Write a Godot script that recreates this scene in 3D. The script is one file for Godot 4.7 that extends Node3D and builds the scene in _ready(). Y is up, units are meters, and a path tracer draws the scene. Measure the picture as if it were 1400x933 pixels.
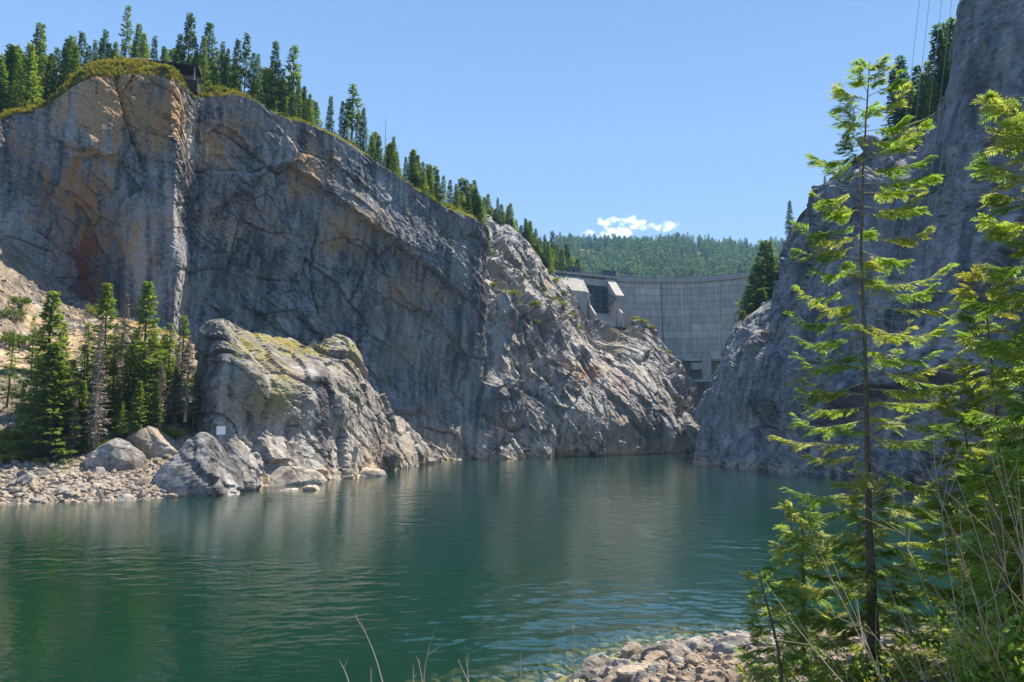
extends Node3D
# A river gorge below an arch dam: limestone cliffs, talus shore with conifers, green water, cedars on the near bank.
# Units are metres, y is up, the water lies at y = 0, the camera stands 8 m above it and looks along -z.

const NET_LEFT_CLIFF := [
	[Vector3(-116.3, -3, -145.4), Vector3(-113.7, -3, -156.7), Vector3(-111.2, -3, -165.9), Vector3(-108.4, -3, -171.3), Vector3(-104.3, -3, -175), Vector3(-101.6, -3, -178.9), Vector3(-98.8, -3, -182.9), Vector3(-93.4, -3, -182.2), Vector3(-87, -3, -181.4), Vector3(-82.6, -3, -182.7), Vector3(-79.7, -3, -183.5), Vector3(-78.9, -3, -183.7), Vector3(-78.3, -3, -183.9), Vector3(-78, -3, -184.8), Vector3(-78.2, -3, -187), Vector3(-79, -3, -190.9), Vector3(-79.4, -3, -194.6), Vector3(-78.8, -3, -196.7), Vector3(-78.1, -3, -199.4), Vector3(-74.4, -3, -204.6), Vector3(-69, -3, -208.5), Vector3(-62.7, -3, -213.3), Vector3(-56, -3, -218.3), Vector3(-47.9, -3, -223.4), Vector3(-38.5, -3, -229.3), Vector3(-28.9, -3, -238.3), Vector3(-19.6, -3, -247.1), Vector3(-14.1, -3, -252), Vector3(-11.4, -3, -254.4), Vector3(-8.9, -4, -261.4), Vector3(-10.4, -7, -280.4)],
	[Vector3(-116.7, 6.5, -144.8), Vector3(-114.2, 6.9, -156.1), Vector3(-111.6, 7.1, -165.3), Vector3(-108.9, 7.8, -170.6), Vector3(-104.7, 8.1, -174.4), Vector3(-102.4, 8.6, -178.8), Vector3(-99.8, 9, -183.3), Vector3(-94.1, 9.3, -182.1), Vector3(-87.5, 9.6, -180.8), Vector3(-83, 9.8, -182.2), Vector3(-80.2, 9.5, -183.2), Vector3(-79.9, 9.5, -184.6), Vector3(-79.8, 9.6, -185.8), Vector3(-79.6, 9.6, -187), Vector3(-79.6, 9.7, -188.8), Vector3(-79.7, 9.7, -191.1), Vector3(-80, 9.7, -194.5), Vector3(-79.5, 9.8, -196.7), Vector3(-78.7, 9.8, -199.5), Vector3(-75.2, 10, -205.1), Vector3(-69.8, 10.1, -209.3), Vector3(-63.5, 9.7, -214.5), Vector3(-56.8, 9.7, -219.9), Vector3(-48.6, 9.4, -224.9), Vector3(-39, 8.8, -230.9), Vector3(-29.3, 8.2, -239.9), Vector3(-19.8, 7.7, -248.6), Vector3(-14.3, 7.6, -253.6), Vector3(-11.5, 7.5, -256), Vector3(-9, 6.5, -263), Vector3(-10.5, 3.5, -282)],
	[Vector3(-117.1, 16, -144.2), Vector3(-114.9, 16.8, -155.9), Vector3(-112.5, 17.3, -165.4), Vector3(-109.9, 18.5, -171), Vector3(-106.4, 19.2, -175.8), Vector3(-103.7, 20.2, -179.7), Vector3(-101.9, 21.1, -185.7), Vector3(-97.7, 21.6, -187.7), Vector3(-89.3, 22.3, -183.2), Vector3(-83.1, 22.6, -180.8), Vector3(-80.2, 22, -181.6), Vector3(-79.4, 22.1, -181.9), Vector3(-78.8, 22.2, -182.1), Vector3(-78.7, 22.3, -183.5), Vector3(-79.3, 22.3, -186.4), Vector3(-80.3, 22.4, -190.9), Vector3(-80.7, 22.5, -194.6), Vector3(-80.2, 22.5, -197), Vector3(-79.5, 22.7, -200), Vector3(-76.3, 23.1, -206.7), Vector3(-71, 23.1, -211.2), Vector3(-64.6, 22.3, -216.7), Vector3(-57.6, 22.3, -221.5), Vector3(-49.4, 21.8, -227.4), Vector3(-39.9, 20.7, -234.4), Vector3(-29.7, 19.4, -242.1), Vector3(-20.1, 18.4, -250.4), Vector3(-14.4, 18.1, -255.1), Vector3(-11.7, 18, -257.5), Vector3(-9.2, 17, -264.5), Vector3(-10.7, 14, -283.5)],
	[Vector3(-117.5, 25.6, -143.5), Vector3(-115, 26.7, -154.9), Vector3(-112.4, 27.4, -164), Vector3(-109.7, 29.3, -169.4), Vector3(-106.2, 30.2, -174.1), Vector3(-103.5, 31.7, -178), Vector3(-101.8, 33.1, -184), Vector3(-97.6, 34, -186), Vector3(-88.8, 34.9, -180.5), Vector3(-83.2, 35.3, -179.6), Vector3(-80.3, 34.4, -180.3), Vector3(-79.5, 34.6, -180.5), Vector3(-79.9, 34.8, -183), Vector3(-80.5, 34.9, -186.2), Vector3(-82.2, 35, -191.7), Vector3(-82.1, 35.1, -193.7), Vector3(-81.6, 35.2, -195.3), Vector3(-81, 35.3, -197.5), Vector3(-80.2, 35.5, -200.1), Vector3(-76.8, 36.1, -206.4), Vector3(-71.4, 36.2, -210.9), Vector3(-64.9, 35, -216.4), Vector3(-57.9, 35, -221.2), Vector3(-49.7, 34.2, -227.1), Vector3(-40, 32.5, -233.6), Vector3(-29.7, 30.6, -240.7), Vector3(-20, 29.1, -248.4), Vector3(-14.4, 28.7, -252.8), Vector3(-11.6, 28.5, -255.2), Vector3(-9.1, 27.5, -262.2), Vector3(-10.6, 24.5, -281.2)],
	[Vector3(-118, 35.1, -142.9), Vector3(-115.1, 36.6, -153.8), Vector3(-112.3, 37.5, -162.6), Vector3(-109.5, 40, -167.8), Vector3(-106, 41.3, -172.5), Vector3(-103.4, 43.3, -176.4), Vector3(-101.7, 45.1, -182.4), Vector3(-96.5, 46.3, -182.4), Vector3(-88.8, 47.5, -178.9), Vector3(-83.9, 48.1, -179.5), Vector3(-80.8, 46.9, -180.1), Vector3(-80.1, 47.2, -180.3), Vector3(-79.4, 47.4, -180.5), Vector3(-79.2, 47.5, -181.6), Vector3(-80.2, 47.6, -185.6), Vector3(-81.7, 47.7, -191.2), Vector3(-82, 47.9, -194.6), Vector3(-81.2, 48.1, -196.4), Vector3(-80.2, 48.4, -198.5), Vector3(-76.7, 49.2, -204.6), Vector3(-71.3, 49.2, -209.1), Vector3(-64.9, 47.6, -214.7), Vector3(-57.7, 47.6, -219), Vector3(-49.4, 46.6, -224.3), Vector3(-39.7, 44.3, -230.4), Vector3(-29.4, 41.8, -237), Vector3(-19.9, 39.7, -245.4), Vector3(-14.3, 39.2, -250.1), Vector3(-11.5, 39, -252.5), Vector3(-9, 38, -259.5), Vector3(-10.5, 35, -278.5)],
	[Vector3(-118.4, 44.6, -142.3), Vector3(-115.2, 46.4, -152.7), Vector3(-112.2, 47.7, -161.2), Vector3(-109.3, 50.8, -166.1), Vector3(-105.8, 52.4, -170.9), Vector3(-103.3, 54.9, -174.8), Vector3(-100, 57.2, -177.8), Vector3(-95.4, 58.6, -178.8), Vector3(-89.7, 60.1, -179.3), Vector3(-84.9, 60.9, -180.2), Vector3(-81.4, 59.4, -180), Vector3(-81.1, 59.7, -181.3), Vector3(-81.6, 59.9, -184), Vector3(-82.2, 60.1, -187.1), Vector3(-83.1, 60.3, -191), Vector3(-83.3, 60.4, -193.6), Vector3(-82.5, 60.6, -194.4), Vector3(-81.5, 60.8, -195.5), Vector3(-80.1, 61.2, -196.9), Vector3(-76.2, 62.2, -201.6), Vector3(-70.7, 62.3, -205.6), Vector3(-64.1, 60.3, -210.6), Vector3(-57.1, 60.3, -214.9), Vector3(-48.9, 59, -220.2), Vector3(-39.3, 56.2, -226.8), Vector3(-29.2, 52.9, -233.9), Vector3(-19.7, 50.4, -242.3), Vector3(-14.2, 49.8, -247), Vector3(-11.5, 49.5, -249.4), Vector3(-9, 48.5, -256.4), Vector3(-10.5, 45.5, -275.4)],
	[Vector3(-118.8, 54.1, -141.7), Vector3(-115.9, 56.3, -152.5), Vector3(-113.1, 57.8, -161.4), Vector3(-110.4, 61.6, -166.5), Vector3(-105.7, 63.5, -169.3), Vector3(-102, 66.5, -171.2), Vector3(-98.3, 69.2, -173.2), Vector3(-94.3, 70.9, -175.2), Vector3(-90.1, 72.8, -178.7), Vector3(-86, 73.7, -181), Vector3(-81.8, 71.9, -179.3), Vector3(-80.7, 72.2, -178.8), Vector3(-80.7, 72.5, -180.3), Vector3(-81.1, 72.8, -182.9), Vector3(-81.5, 72.9, -185.5), Vector3(-81.9, 73.1, -188.7), Vector3(-81.7, 73.4, -191), Vector3(-81.3, 73.6, -193.5), Vector3(-79.6, 74, -194), Vector3(-75.3, 75.3, -197.6), Vector3(-69.7, 75.3, -201.1), Vector3(-63.1, 72.9, -205.6), Vector3(-56.3, 72.9, -210.4), Vector3(-48.3, 71.4, -216.2), Vector3(-39, 68, -223.8), Vector3(-29.1, 64.1, -231.9), Vector3(-19.7, 61.1, -240.3), Vector3(-14.1, 60.4, -245), Vector3(-11.4, 60, -247.4), Vector3(-8.9, 59, -254.4), Vector3(-10.4, 56, -273.4)],
	[Vector3(-119.2, 62.9, -141.1), Vector3(-116.6, 65.5, -152.4), Vector3(-114, 67.2, -161.6), Vector3(-111.4, 71.5, -166.9), Vector3(-106.7, 73.7, -169.7), Vector3(-102.4, 77.2, -170.6), Vector3(-98.1, 80.3, -171.6), Vector3(-94.5, 82.3, -174.1), Vector3(-90.5, 84.4, -178.1), Vector3(-86.5, 85.5, -180.7), Vector3(-81.4, 83.4, -177), Vector3(-81.5, 83.8, -179.2), Vector3(-81.5, 84.2, -181), Vector3(-81.9, 84.4, -183.3), Vector3(-82.2, 84.6, -185.8), Vector3(-82.5, 84.8, -188.8), Vector3(-82.3, 85.1, -191), Vector3(-82, 85.4, -193.9), Vector3(-80.2, 85.9, -194.1), Vector3(-75.4, 87.3, -196.6), Vector3(-69.9, 87.4, -200.1), Vector3(-63.2, 84.6, -204.6), Vector3(-56.5, 84.6, -209.9), Vector3(-48.6, 82.8, -216.2), Vector3(-39.3, 78.9, -224.3), Vector3(-29.4, 74.5, -232.9), Vector3(-19.9, 71, -241.3), Vector3(-14.3, 70.1, -246), Vector3(-11.5, 69.7, -248.4), Vector3(-9, 68.7, -255.4), Vector3(-10.5, 65.7, -274.4)],
	[Vector3(-119.5, 70.3, -140.6), Vector3(-116.9, 73.1, -151.9), Vector3(-114.3, 75, -161.1), Vector3(-111.7, 79.8, -166.5), Vector3(-107, 82.2, -169.2), Vector3(-102.8, 86.1, -170.1), Vector3(-98.5, 89.6, -171.1), Vector3(-94.8, 91.8, -173.6), Vector3(-90.8, 94.1, -177.6), Vector3(-87.1, 95.3, -180.9), Vector3(-81.9, 93, -177), Vector3(-81.9, 93.5, -178.9), Vector3(-81.8, 93.8, -180.5), Vector3(-82.1, 94.1, -182.8), Vector3(-82.4, 94.3, -185.1), Vector3(-82.7, 94.6, -188), Vector3(-82.4, 94.9, -190), Vector3(-82, 95.2, -192.7), Vector3(-80.9, 95.8, -194.6), Vector3(-75.7, 97.4, -196.1), Vector3(-70, 97.4, -199.4), Vector3(-63.3, 94.3, -203.6), Vector3(-56.6, 94.4, -208.9), Vector3(-48.7, 92.4, -215.2), Vector3(-39.3, 88, -223.3), Vector3(-29.4, 83.1, -231.9), Vector3(-19.9, 79.2, -240.3), Vector3(-14.3, 78.2, -245), Vector3(-11.5, 77.7, -247.4), Vector3(-9, 76.7, -254.4), Vector3(-10.5, 73.7, -273.4)],
]
const NET_PLATEAU := [
	[Vector3(-119.5, 69.9, -140.6), Vector3(-116.9, 72.7, -151.9), Vector3(-114.3, 74.6, -161.1), Vector3(-111.7, 79.4, -166.5), Vector3(-107, 81.8, -169.2), Vector3(-102.8, 85.7, -170.1), Vector3(-98.5, 89.2, -171.1), Vector3(-94.8, 91.4, -173.6), Vector3(-90.8, 93.7, -177.6), Vector3(-87.1, 94.9, -180.9), Vector3(-81.9, 92.6, -177), Vector3(-81.9, 93.1, -178.9), Vector3(-81.8, 93.4, -180.5), Vector3(-82.1, 93.7, -182.8), Vector3(-82.4, 93.9, -185.1), Vector3(-82.7, 94.2, -188), Vector3(-82.4, 94.5, -190), Vector3(-82, 94.8, -192.7), Vector3(-80.9, 95.4, -194.6), Vector3(-75.7, 97, -196.1), Vector3(-70, 97, -199.4), Vector3(-63.3, 93.9, -203.6), Vector3(-56.6, 94, -208.9), Vector3(-48.7, 92, -215.2), Vector3(-39.3, 87.6, -223.3), Vector3(-29.4, 82.7, -231.9), Vector3(-19.9, 78.8, -240.3), Vector3(-14.3, 77.8, -245), Vector3(-11.5, 77.3, -247.4), Vector3(-9, 76.3, -254.4), Vector3(-10.5, 73.3, -273.4)],
	[Vector3(-121, 71.8, -143.2), Vector3(-118.4, 74.6, -154.5), Vector3(-115.8, 76.5, -163.7), Vector3(-113.2, 81.3, -169), Vector3(-108.5, 83.7, -171.8), Vector3(-104.3, 88.4, -172.7), Vector3(-100, 92.6, -173.7), Vector3(-96.3, 95.1, -176.2), Vector3(-92.3, 97.4, -180.2), Vector3(-88.6, 98.4, -183.5), Vector3(-83.4, 95.9, -179.6), Vector3(-83.4, 96.3, -181.5), Vector3(-83.3, 96.6, -183), Vector3(-83.6, 96.9, -185.3), Vector3(-83.9, 97, -187.7), Vector3(-84.2, 97.2, -190.6), Vector3(-83.9, 97.5, -192.6), Vector3(-83.5, 97.7, -195.2), Vector3(-82.4, 98.1, -197.2), Vector3(-77.2, 99.4, -198.6), Vector3(-71.5, 99.4, -202), Vector3(-64.8, 96.2, -206.2), Vector3(-58.1, 96.2, -211.4), Vector3(-50.2, 94.2, -217.8), Vector3(-40.8, 89.9, -225.9), Vector3(-30.9, 84.9, -234.5), Vector3(-21.4, 81, -242.9), Vector3(-15.8, 80.1, -247.6), Vector3(-13, 79.6, -250), Vector3(-10.5, 78.6, -257), Vector3(-12, 75.6, -276)],
	[Vector3(-123.5, 72.5, -147.5), Vector3(-120.9, 75.3, -158.8), Vector3(-118.3, 77.2, -168), Vector3(-115.7, 82, -173.3), Vector3(-111, 84.4, -176.1), Vector3(-106.8, 90.3, -177), Vector3(-102.5, 95.7, -178), Vector3(-98.8, 98.6, -180.5), Vector3(-94.8, 100.9, -184.5), Vector3(-91.1, 101.7, -187.8), Vector3(-85.9, 98.8, -183.9), Vector3(-85.9, 99.1, -185.8), Vector3(-85.8, 99.4, -187.3), Vector3(-86.1, 99.5, -189.6), Vector3(-86.4, 99.6, -192), Vector3(-86.7, 99.7, -194.9), Vector3(-86.4, 99.9, -196.9), Vector3(-86, 99.9, -199.5), Vector3(-84.9, 100.1, -201.5), Vector3(-79.7, 100.9, -202.9), Vector3(-74, 100.8, -206.3), Vector3(-67.3, 97.5, -210.5), Vector3(-60.6, 97.5, -215.7), Vector3(-52.7, 95.5, -222.1), Vector3(-43.3, 91.1, -230.2), Vector3(-33.4, 86.2, -238.8), Vector3(-23.9, 82.3, -247.2), Vector3(-18.3, 81.4, -251.9), Vector3(-15.5, 80.9, -254.3), Vector3(-13, 79.9, -261.3), Vector3(-14.5, 76.9, -280.3)],
	[Vector3(-128.5, 73.3, -156.1), Vector3(-125.9, 76.1, -167.4), Vector3(-123.3, 78, -176.6), Vector3(-120.7, 82.8, -181.9), Vector3(-116, 85.2, -184.7), Vector3(-111.8, 91.7, -185.6), Vector3(-107.5, 97.7, -186.6), Vector3(-103.8, 100.8, -189.1), Vector3(-99.8, 103.1, -193.1), Vector3(-96.1, 103.7, -196.4), Vector3(-90.9, 100.7, -192.5), Vector3(-90.9, 101, -194.4), Vector3(-90.8, 101.2, -195.9), Vector3(-91.1, 101.3, -198.2), Vector3(-91.4, 101.4, -200.6), Vector3(-91.7, 101.4, -203.5), Vector3(-91.4, 101.5, -205.5), Vector3(-91, 101.4, -208.1), Vector3(-89.9, 101.5, -210.1), Vector3(-84.7, 102.1, -211.5), Vector3(-79, 101.8, -214.9), Vector3(-72.3, 98.3, -219.1), Vector3(-65.6, 98.1, -224.3), Vector3(-57.7, 96, -230.7), Vector3(-48.3, 91.7, -238.8), Vector3(-38.4, 86.7, -247.4), Vector3(-28.9, 82.8, -255.8), Vector3(-23.3, 81.9, -260.5), Vector3(-20.5, 81.4, -262.9), Vector3(-18, 80.4, -269.9), Vector3(-19.5, 77.4, -288.9)],
	[Vector3(-142, 77.3, -179.3), Vector3(-139.4, 80.1, -190.6), Vector3(-136.8, 82, -199.8), Vector3(-134.2, 86.8, -205.2), Vector3(-129.5, 89.2, -207.9), Vector3(-125.3, 94, -208.8), Vector3(-121, 98.3, -209.8), Vector3(-117.3, 100.8, -212.3), Vector3(-113.3, 103.1, -216.3), Vector3(-109.6, 104.1, -219.6), Vector3(-104.4, 101.5, -215.7), Vector3(-104.4, 102, -217.6), Vector3(-104.3, 102.3, -219.2), Vector3(-104.6, 102.5, -221.5), Vector3(-104.9, 102.7, -223.8), Vector3(-105.2, 102.9, -226.7), Vector3(-104.9, 103.1, -228.7), Vector3(-104.5, 103.3, -231.4), Vector3(-103.4, 103.7, -233.3), Vector3(-98.2, 104.8, -234.8), Vector3(-92.5, 104.3, -238.1), Vector3(-85.8, 100.6, -242.3), Vector3(-79.1, 100.1, -247.6), Vector3(-71.2, 97.8, -253.9), Vector3(-61.8, 93.4, -262), Vector3(-51.9, 88.5, -270.6), Vector3(-42.4, 84.6, -279), Vector3(-36.8, 83.6, -283.7), Vector3(-34, 83.1, -286.1), Vector3(-31.5, 82.1, -293.1), Vector3(-33, 79.1, -312.1)],
	[Vector3(-174.5, 88.3, -235.2), Vector3(-171.9, 91.1, -246.5), Vector3(-169.3, 93, -255.7), Vector3(-166.7, 97.8, -261.1), Vector3(-162, 100.2, -263.8), Vector3(-157.8, 104.1, -264.7), Vector3(-153.5, 107.6, -265.7), Vector3(-149.8, 109.8, -268.2), Vector3(-145.8, 112.1, -272.2), Vector3(-142.1, 113.3, -275.5), Vector3(-136.9, 111, -271.6), Vector3(-136.9, 111.5, -273.5), Vector3(-136.8, 111.8, -275.1), Vector3(-137.1, 112.1, -277.4), Vector3(-137.4, 112.3, -279.7), Vector3(-137.7, 112.6, -282.6), Vector3(-137.4, 112.9, -284.6), Vector3(-137, 113.2, -287.3), Vector3(-135.9, 113.8, -289.2), Vector3(-130.7, 115, -290.7), Vector3(-125, 113.6, -294), Vector3(-118.3, 108.9, -298.2), Vector3(-111.6, 107.4, -303.5), Vector3(-103.7, 104.4, -309.9), Vector3(-94.3, 100, -317.9), Vector3(-84.4, 95.1, -326.5), Vector3(-74.9, 91.2, -334.9), Vector3(-69.3, 90.2, -339.6), Vector3(-66.5, 89.7, -342), Vector3(-64, 88.7, -349), Vector3(-65.5, 85.7, -368)],
	[Vector3(-229.5, 104.3, -329.8), Vector3(-226.9, 107.1, -341.1), Vector3(-224.3, 109, -350.3), Vector3(-221.7, 113.8, -355.7), Vector3(-217, 116.2, -358.4), Vector3(-212.8, 120.1, -359.3), Vector3(-208.5, 123.6, -360.3), Vector3(-204.8, 125.8, -362.8), Vector3(-200.8, 128.1, -366.8), Vector3(-197.1, 129.3, -370.1), Vector3(-191.9, 127, -366.2), Vector3(-191.9, 127.5, -368.1), Vector3(-191.8, 127.8, -369.7), Vector3(-192.1, 128.1, -372), Vector3(-192.4, 128.3, -374.3), Vector3(-192.7, 128.6, -377.2), Vector3(-192.4, 128.9, -379.2), Vector3(-192, 129.2, -381.9), Vector3(-190.9, 129.8, -383.8), Vector3(-185.7, 130.7, -385.3), Vector3(-180, 128.4, -388.6), Vector3(-173.3, 122.6, -392.8), Vector3(-166.6, 120, -398.1), Vector3(-158.7, 116.4, -404.4), Vector3(-149.3, 112, -412.5), Vector3(-139.4, 107.1, -421.1), Vector3(-129.9, 103.2, -429.5), Vector3(-124.3, 102.2, -434.2), Vector3(-121.5, 101.7, -436.6), Vector3(-119, 100.7, -443.6), Vector3(-120.5, 97.7, -462.6)],
]
const NET_GORGE_SLOPE := [
	[Vector3(-23, -3, -246), Vector3(-14, -3, -250), Vector3(-9.4, -3, -252), Vector3(-2.4, -3, -256), Vector3(4.9, -3, -265), Vector3(14, -3, -273), Vector3(23.8, -3, -283), Vector3(31.2, -3, -290), Vector3(42.3, -3, -302), Vector3(53.2, -3, -313), Vector3(62.6, -3, -322), Vector3(70.9, -3, -330), Vector3(76.1, -3, -335), Vector3(79.7, -3, -341), Vector3(83.3, -3, -352)],
	[Vector3(-24, 9, -256), Vector3(-14.6, 10.2, -259), Vector3(-9.5, 8.9, -253), Vector3(-2.4, 9.4, -256), Vector3(4.4, 10.2, -263), Vector3(13.1, 10.3, -269), Vector3(22.1, 10.3, -277), Vector3(30, 10.4, -285), Vector3(41.2, 10.5, -296), Vector3(51.7, 9.7, -306), Vector3(60.9, 9.2, -315), Vector3(69.3, 7.7, -324), Vector3(74.9, 6.2, -330), Vector3(79.2, 5.5, -338), Vector3(83, 4.7, -350)],
	[Vector3(-24.7, 21.3, -262), Vector3(-14.9, 21.3, -263), Vector3(-9.7, 21, -257), Vector3(-2.4, 21.1, -259), Vector3(4.5, 21.5, -266), Vector3(13.3, 21.7, -270), Vector3(22.3, 20.8, -278), Vector3(30.4, 21.2, -288), Vector3(41.8, 21.7, -299), Vector3(52.5, 21.3, -309), Vector3(61.7, 18.7, -318), Vector3(70.2, 15.3, -327), Vector3(75.7, 11.7, -333), Vector3(80, 9.3, -341), Vector3(83.6, 8, -352)],
	[Vector3(-25.2, 31.5, -266), Vector3(-15.1, 31.5, -266), Vector3(-9.9, 31.2, -262), Vector3(-2.5, 31.5, -266), Vector3(5.2, 32.9, -275), Vector3(14.6, 32.7, -279), Vector3(23.7, 32, -287), Vector3(32, 33, -299), Vector3(44.1, 34.1, -312), Vector3(54.7, 32.8, -321), Vector3(63.7, 28.3, -327), Vector3(71.6, 21.1, -333), Vector3(77, 16.5, -338), Vector3(80.7, 12.8, -345), Vector3(84.6, 11.3, -356)],
	[Vector3(-25.5, 43.3, -268), Vector3(-15.3, 43.3, -268), Vector3(-10, 42.6, -263), Vector3(-2.6, 43.3, -268), Vector3(5.8, 43.4, -279), Vector3(15.6, 43.1, -288), Vector3(25.8, 42.1, -301), Vector3(34.2, 41.1, -313), Vector3(46.6, 42.6, -327), Vector3(57.3, 42.1, -335), Vector3(66, 36, -338), Vector3(73.4, 25.9, -341), Vector3(78.2, 20.2, -343), Vector3(82, 16.2, -350), Vector3(85.7, 14.4, -360)],
	[Vector3(-26.1, 55.6, -272), Vector3(-15.5, 56.6, -270), Vector3(-10.2, 55.1, -266), Vector3(-2.1, 54.6, -271), Vector3(6.5, 54, -285), Vector3(16.2, 54.6, -303), Vector3(28, 52.5, -326), Vector3(37.1, 47.7, -339), Vector3(49.4, 48.5, -346), Vector3(60.3, 51.3, -352), Vector3(67.9, 42.5, -349), Vector3(75.2, 29.9, -349), Vector3(79.9, 23.7, -350), Vector3(83.2, 19.3, -356), Vector3(87.2, 17.2, -366)],
	[Vector3(-27.5, 74.6, -285), Vector3(-16.8, 75.8, -290), Vector3(-10.7, 72.8, -292), Vector3(-1.7, 72.7, -302), Vector3(7.6, 70.8, -315), Vector3(17, 67, -328), Vector3(28.8, 60.7, -343), Vector3(38.3, 51, -350), Vector3(50.6, 51.8, -354), Vector3(61.8, 57.4, -362), Vector3(69.6, 47.7, -359), Vector3(76.7, 33.2, -357), Vector3(81.6, 26.4, -357), Vector3(84.6, 21.6, -362), Vector3(88.2, 19.4, -370)],
	[Vector3(-29.1, 93, -300), Vector3(-17.8, 95.6, -305), Vector3(-11.7, 100.6, -318), Vector3(-1, 99.6, -335), Vector3(9, 93.4, -345), Vector3(17, 83.1, -354), Vector3(30, 73.5, -364), Vector3(39.3, 53.8, -359), Vector3(51.6, 54.8, -361), Vector3(63.7, 62.7, -375), Vector3(71.3, 52.5, -371), Vector3(78.6, 37, -367), Vector3(83.1, 29.2, -365), Vector3(85.7, 23.9, -368), Vector3(90.1, 21.8, -378)],
]
const NET_RIDGE_TOP := [
	[Vector3(-29.1, 92.6, -300), Vector3(-17.8, 95.2, -305), Vector3(-11.7, 100.2, -318), Vector3(-1, 99.2, -335), Vector3(9, 93, -345), Vector3(17, 82.7, -354), Vector3(30, 73.3, -364), Vector3(39.3, 53.7, -359), Vector3(51.6, 54.6, -361), Vector3(63.7, 62.6, -375), Vector3(71.3, 52.4, -371), Vector3(78.6, 36.8, -367), Vector3(83.1, 29.1, -365), Vector3(85.7, 23.7, -368), Vector3(90.1, 21.6, -378)],
	[Vector3(-31, 93.8, -303.6), Vector3(-19.6, 96.4, -308.6), Vector3(-13.2, 101.4, -321.6), Vector3(-1.9, 100.4, -338.6), Vector3(8.6, 94.2, -348.6), Vector3(16.8, 83.9, -357.6), Vector3(29.8, 73.9, -367.6), Vector3(39.1, 54.2, -362.6), Vector3(51.4, 55.1, -364.6), Vector3(63.5, 63.1, -378.6), Vector3(71.1, 52.9, -374.6), Vector3(78.4, 37.3, -370.6), Vector3(82.9, 29.6, -368.6), Vector3(85.5, 24.2, -371.6), Vector3(89.9, 22.1, -381.6)],
	[Vector3(-34.8, 94.5, -310.8), Vector3(-23.4, 97.1, -315.8), Vector3(-16.3, 102.1, -328.8), Vector3(-3.7, 101.1, -345.8), Vector3(7.7, 94.9, -355.8), Vector3(16.4, 84.6, -364.8), Vector3(29.4, 74, -374.8), Vector3(38.7, 54.1, -369.8), Vector3(51, 55.1, -371.8), Vector3(63.1, 63, -385.8), Vector3(70.7, 52.8, -381.8), Vector3(78, 37.3, -377.8), Vector3(82.5, 29.5, -375.8), Vector3(85.1, 24.1, -378.8), Vector3(89.5, 22.1, -388.8)],
	[Vector3(-47.9, 96, -336), Vector3(-36.6, 98.6, -341), Vector3(-26.8, 103.6, -354), Vector3(-10.2, 102.6, -371), Vector3(4.8, 96.4, -381), Vector3(15, 86.1, -390), Vector3(28, 74.4, -400), Vector3(37.3, 54.2, -395), Vector3(49.6, 55.2, -397), Vector3(61.7, 63.1, -411), Vector3(69.3, 52.9, -407), Vector3(76.6, 37.4, -403), Vector3(81.1, 29.6, -401), Vector3(83.7, 24.3, -404), Vector3(88.1, 22.2, -414)],
	[Vector3(-80.8, 99, -399), Vector3(-69.5, 101.6, -404), Vector3(-53.3, 106.6, -417), Vector3(-26.3, 105.6, -434), Vector3(-2.5, 99.4, -444), Vector3(11.5, 89.1, -453), Vector3(24.5, 75.8, -463), Vector3(33.8, 55.2, -458), Vector3(46.1, 56.1, -460), Vector3(58.2, 64.1, -474), Vector3(65.8, 53.9, -470), Vector3(73.1, 38.3, -466), Vector3(77.6, 30.6, -464), Vector3(80.2, 25.2, -467), Vector3(84.6, 23.1, -477)],
	[Vector3(-141.9, 101, -516), Vector3(-130.6, 103.6, -521), Vector3(-102.4, 108.6, -534), Vector3(-56.3, 107.6, -551), Vector3(-16.1, 101.4, -561), Vector3(5, 91.1, -570), Vector3(18, 76.4, -580), Vector3(27.3, 55.4, -575), Vector3(39.6, 56.4, -577), Vector3(51.7, 64.3, -591), Vector3(59.3, 54.1, -587), Vector3(66.6, 38.6, -583), Vector3(71.1, 30.8, -581), Vector3(73.7, 25.5, -584), Vector3(78.1, 23.4, -594)],
]
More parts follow.
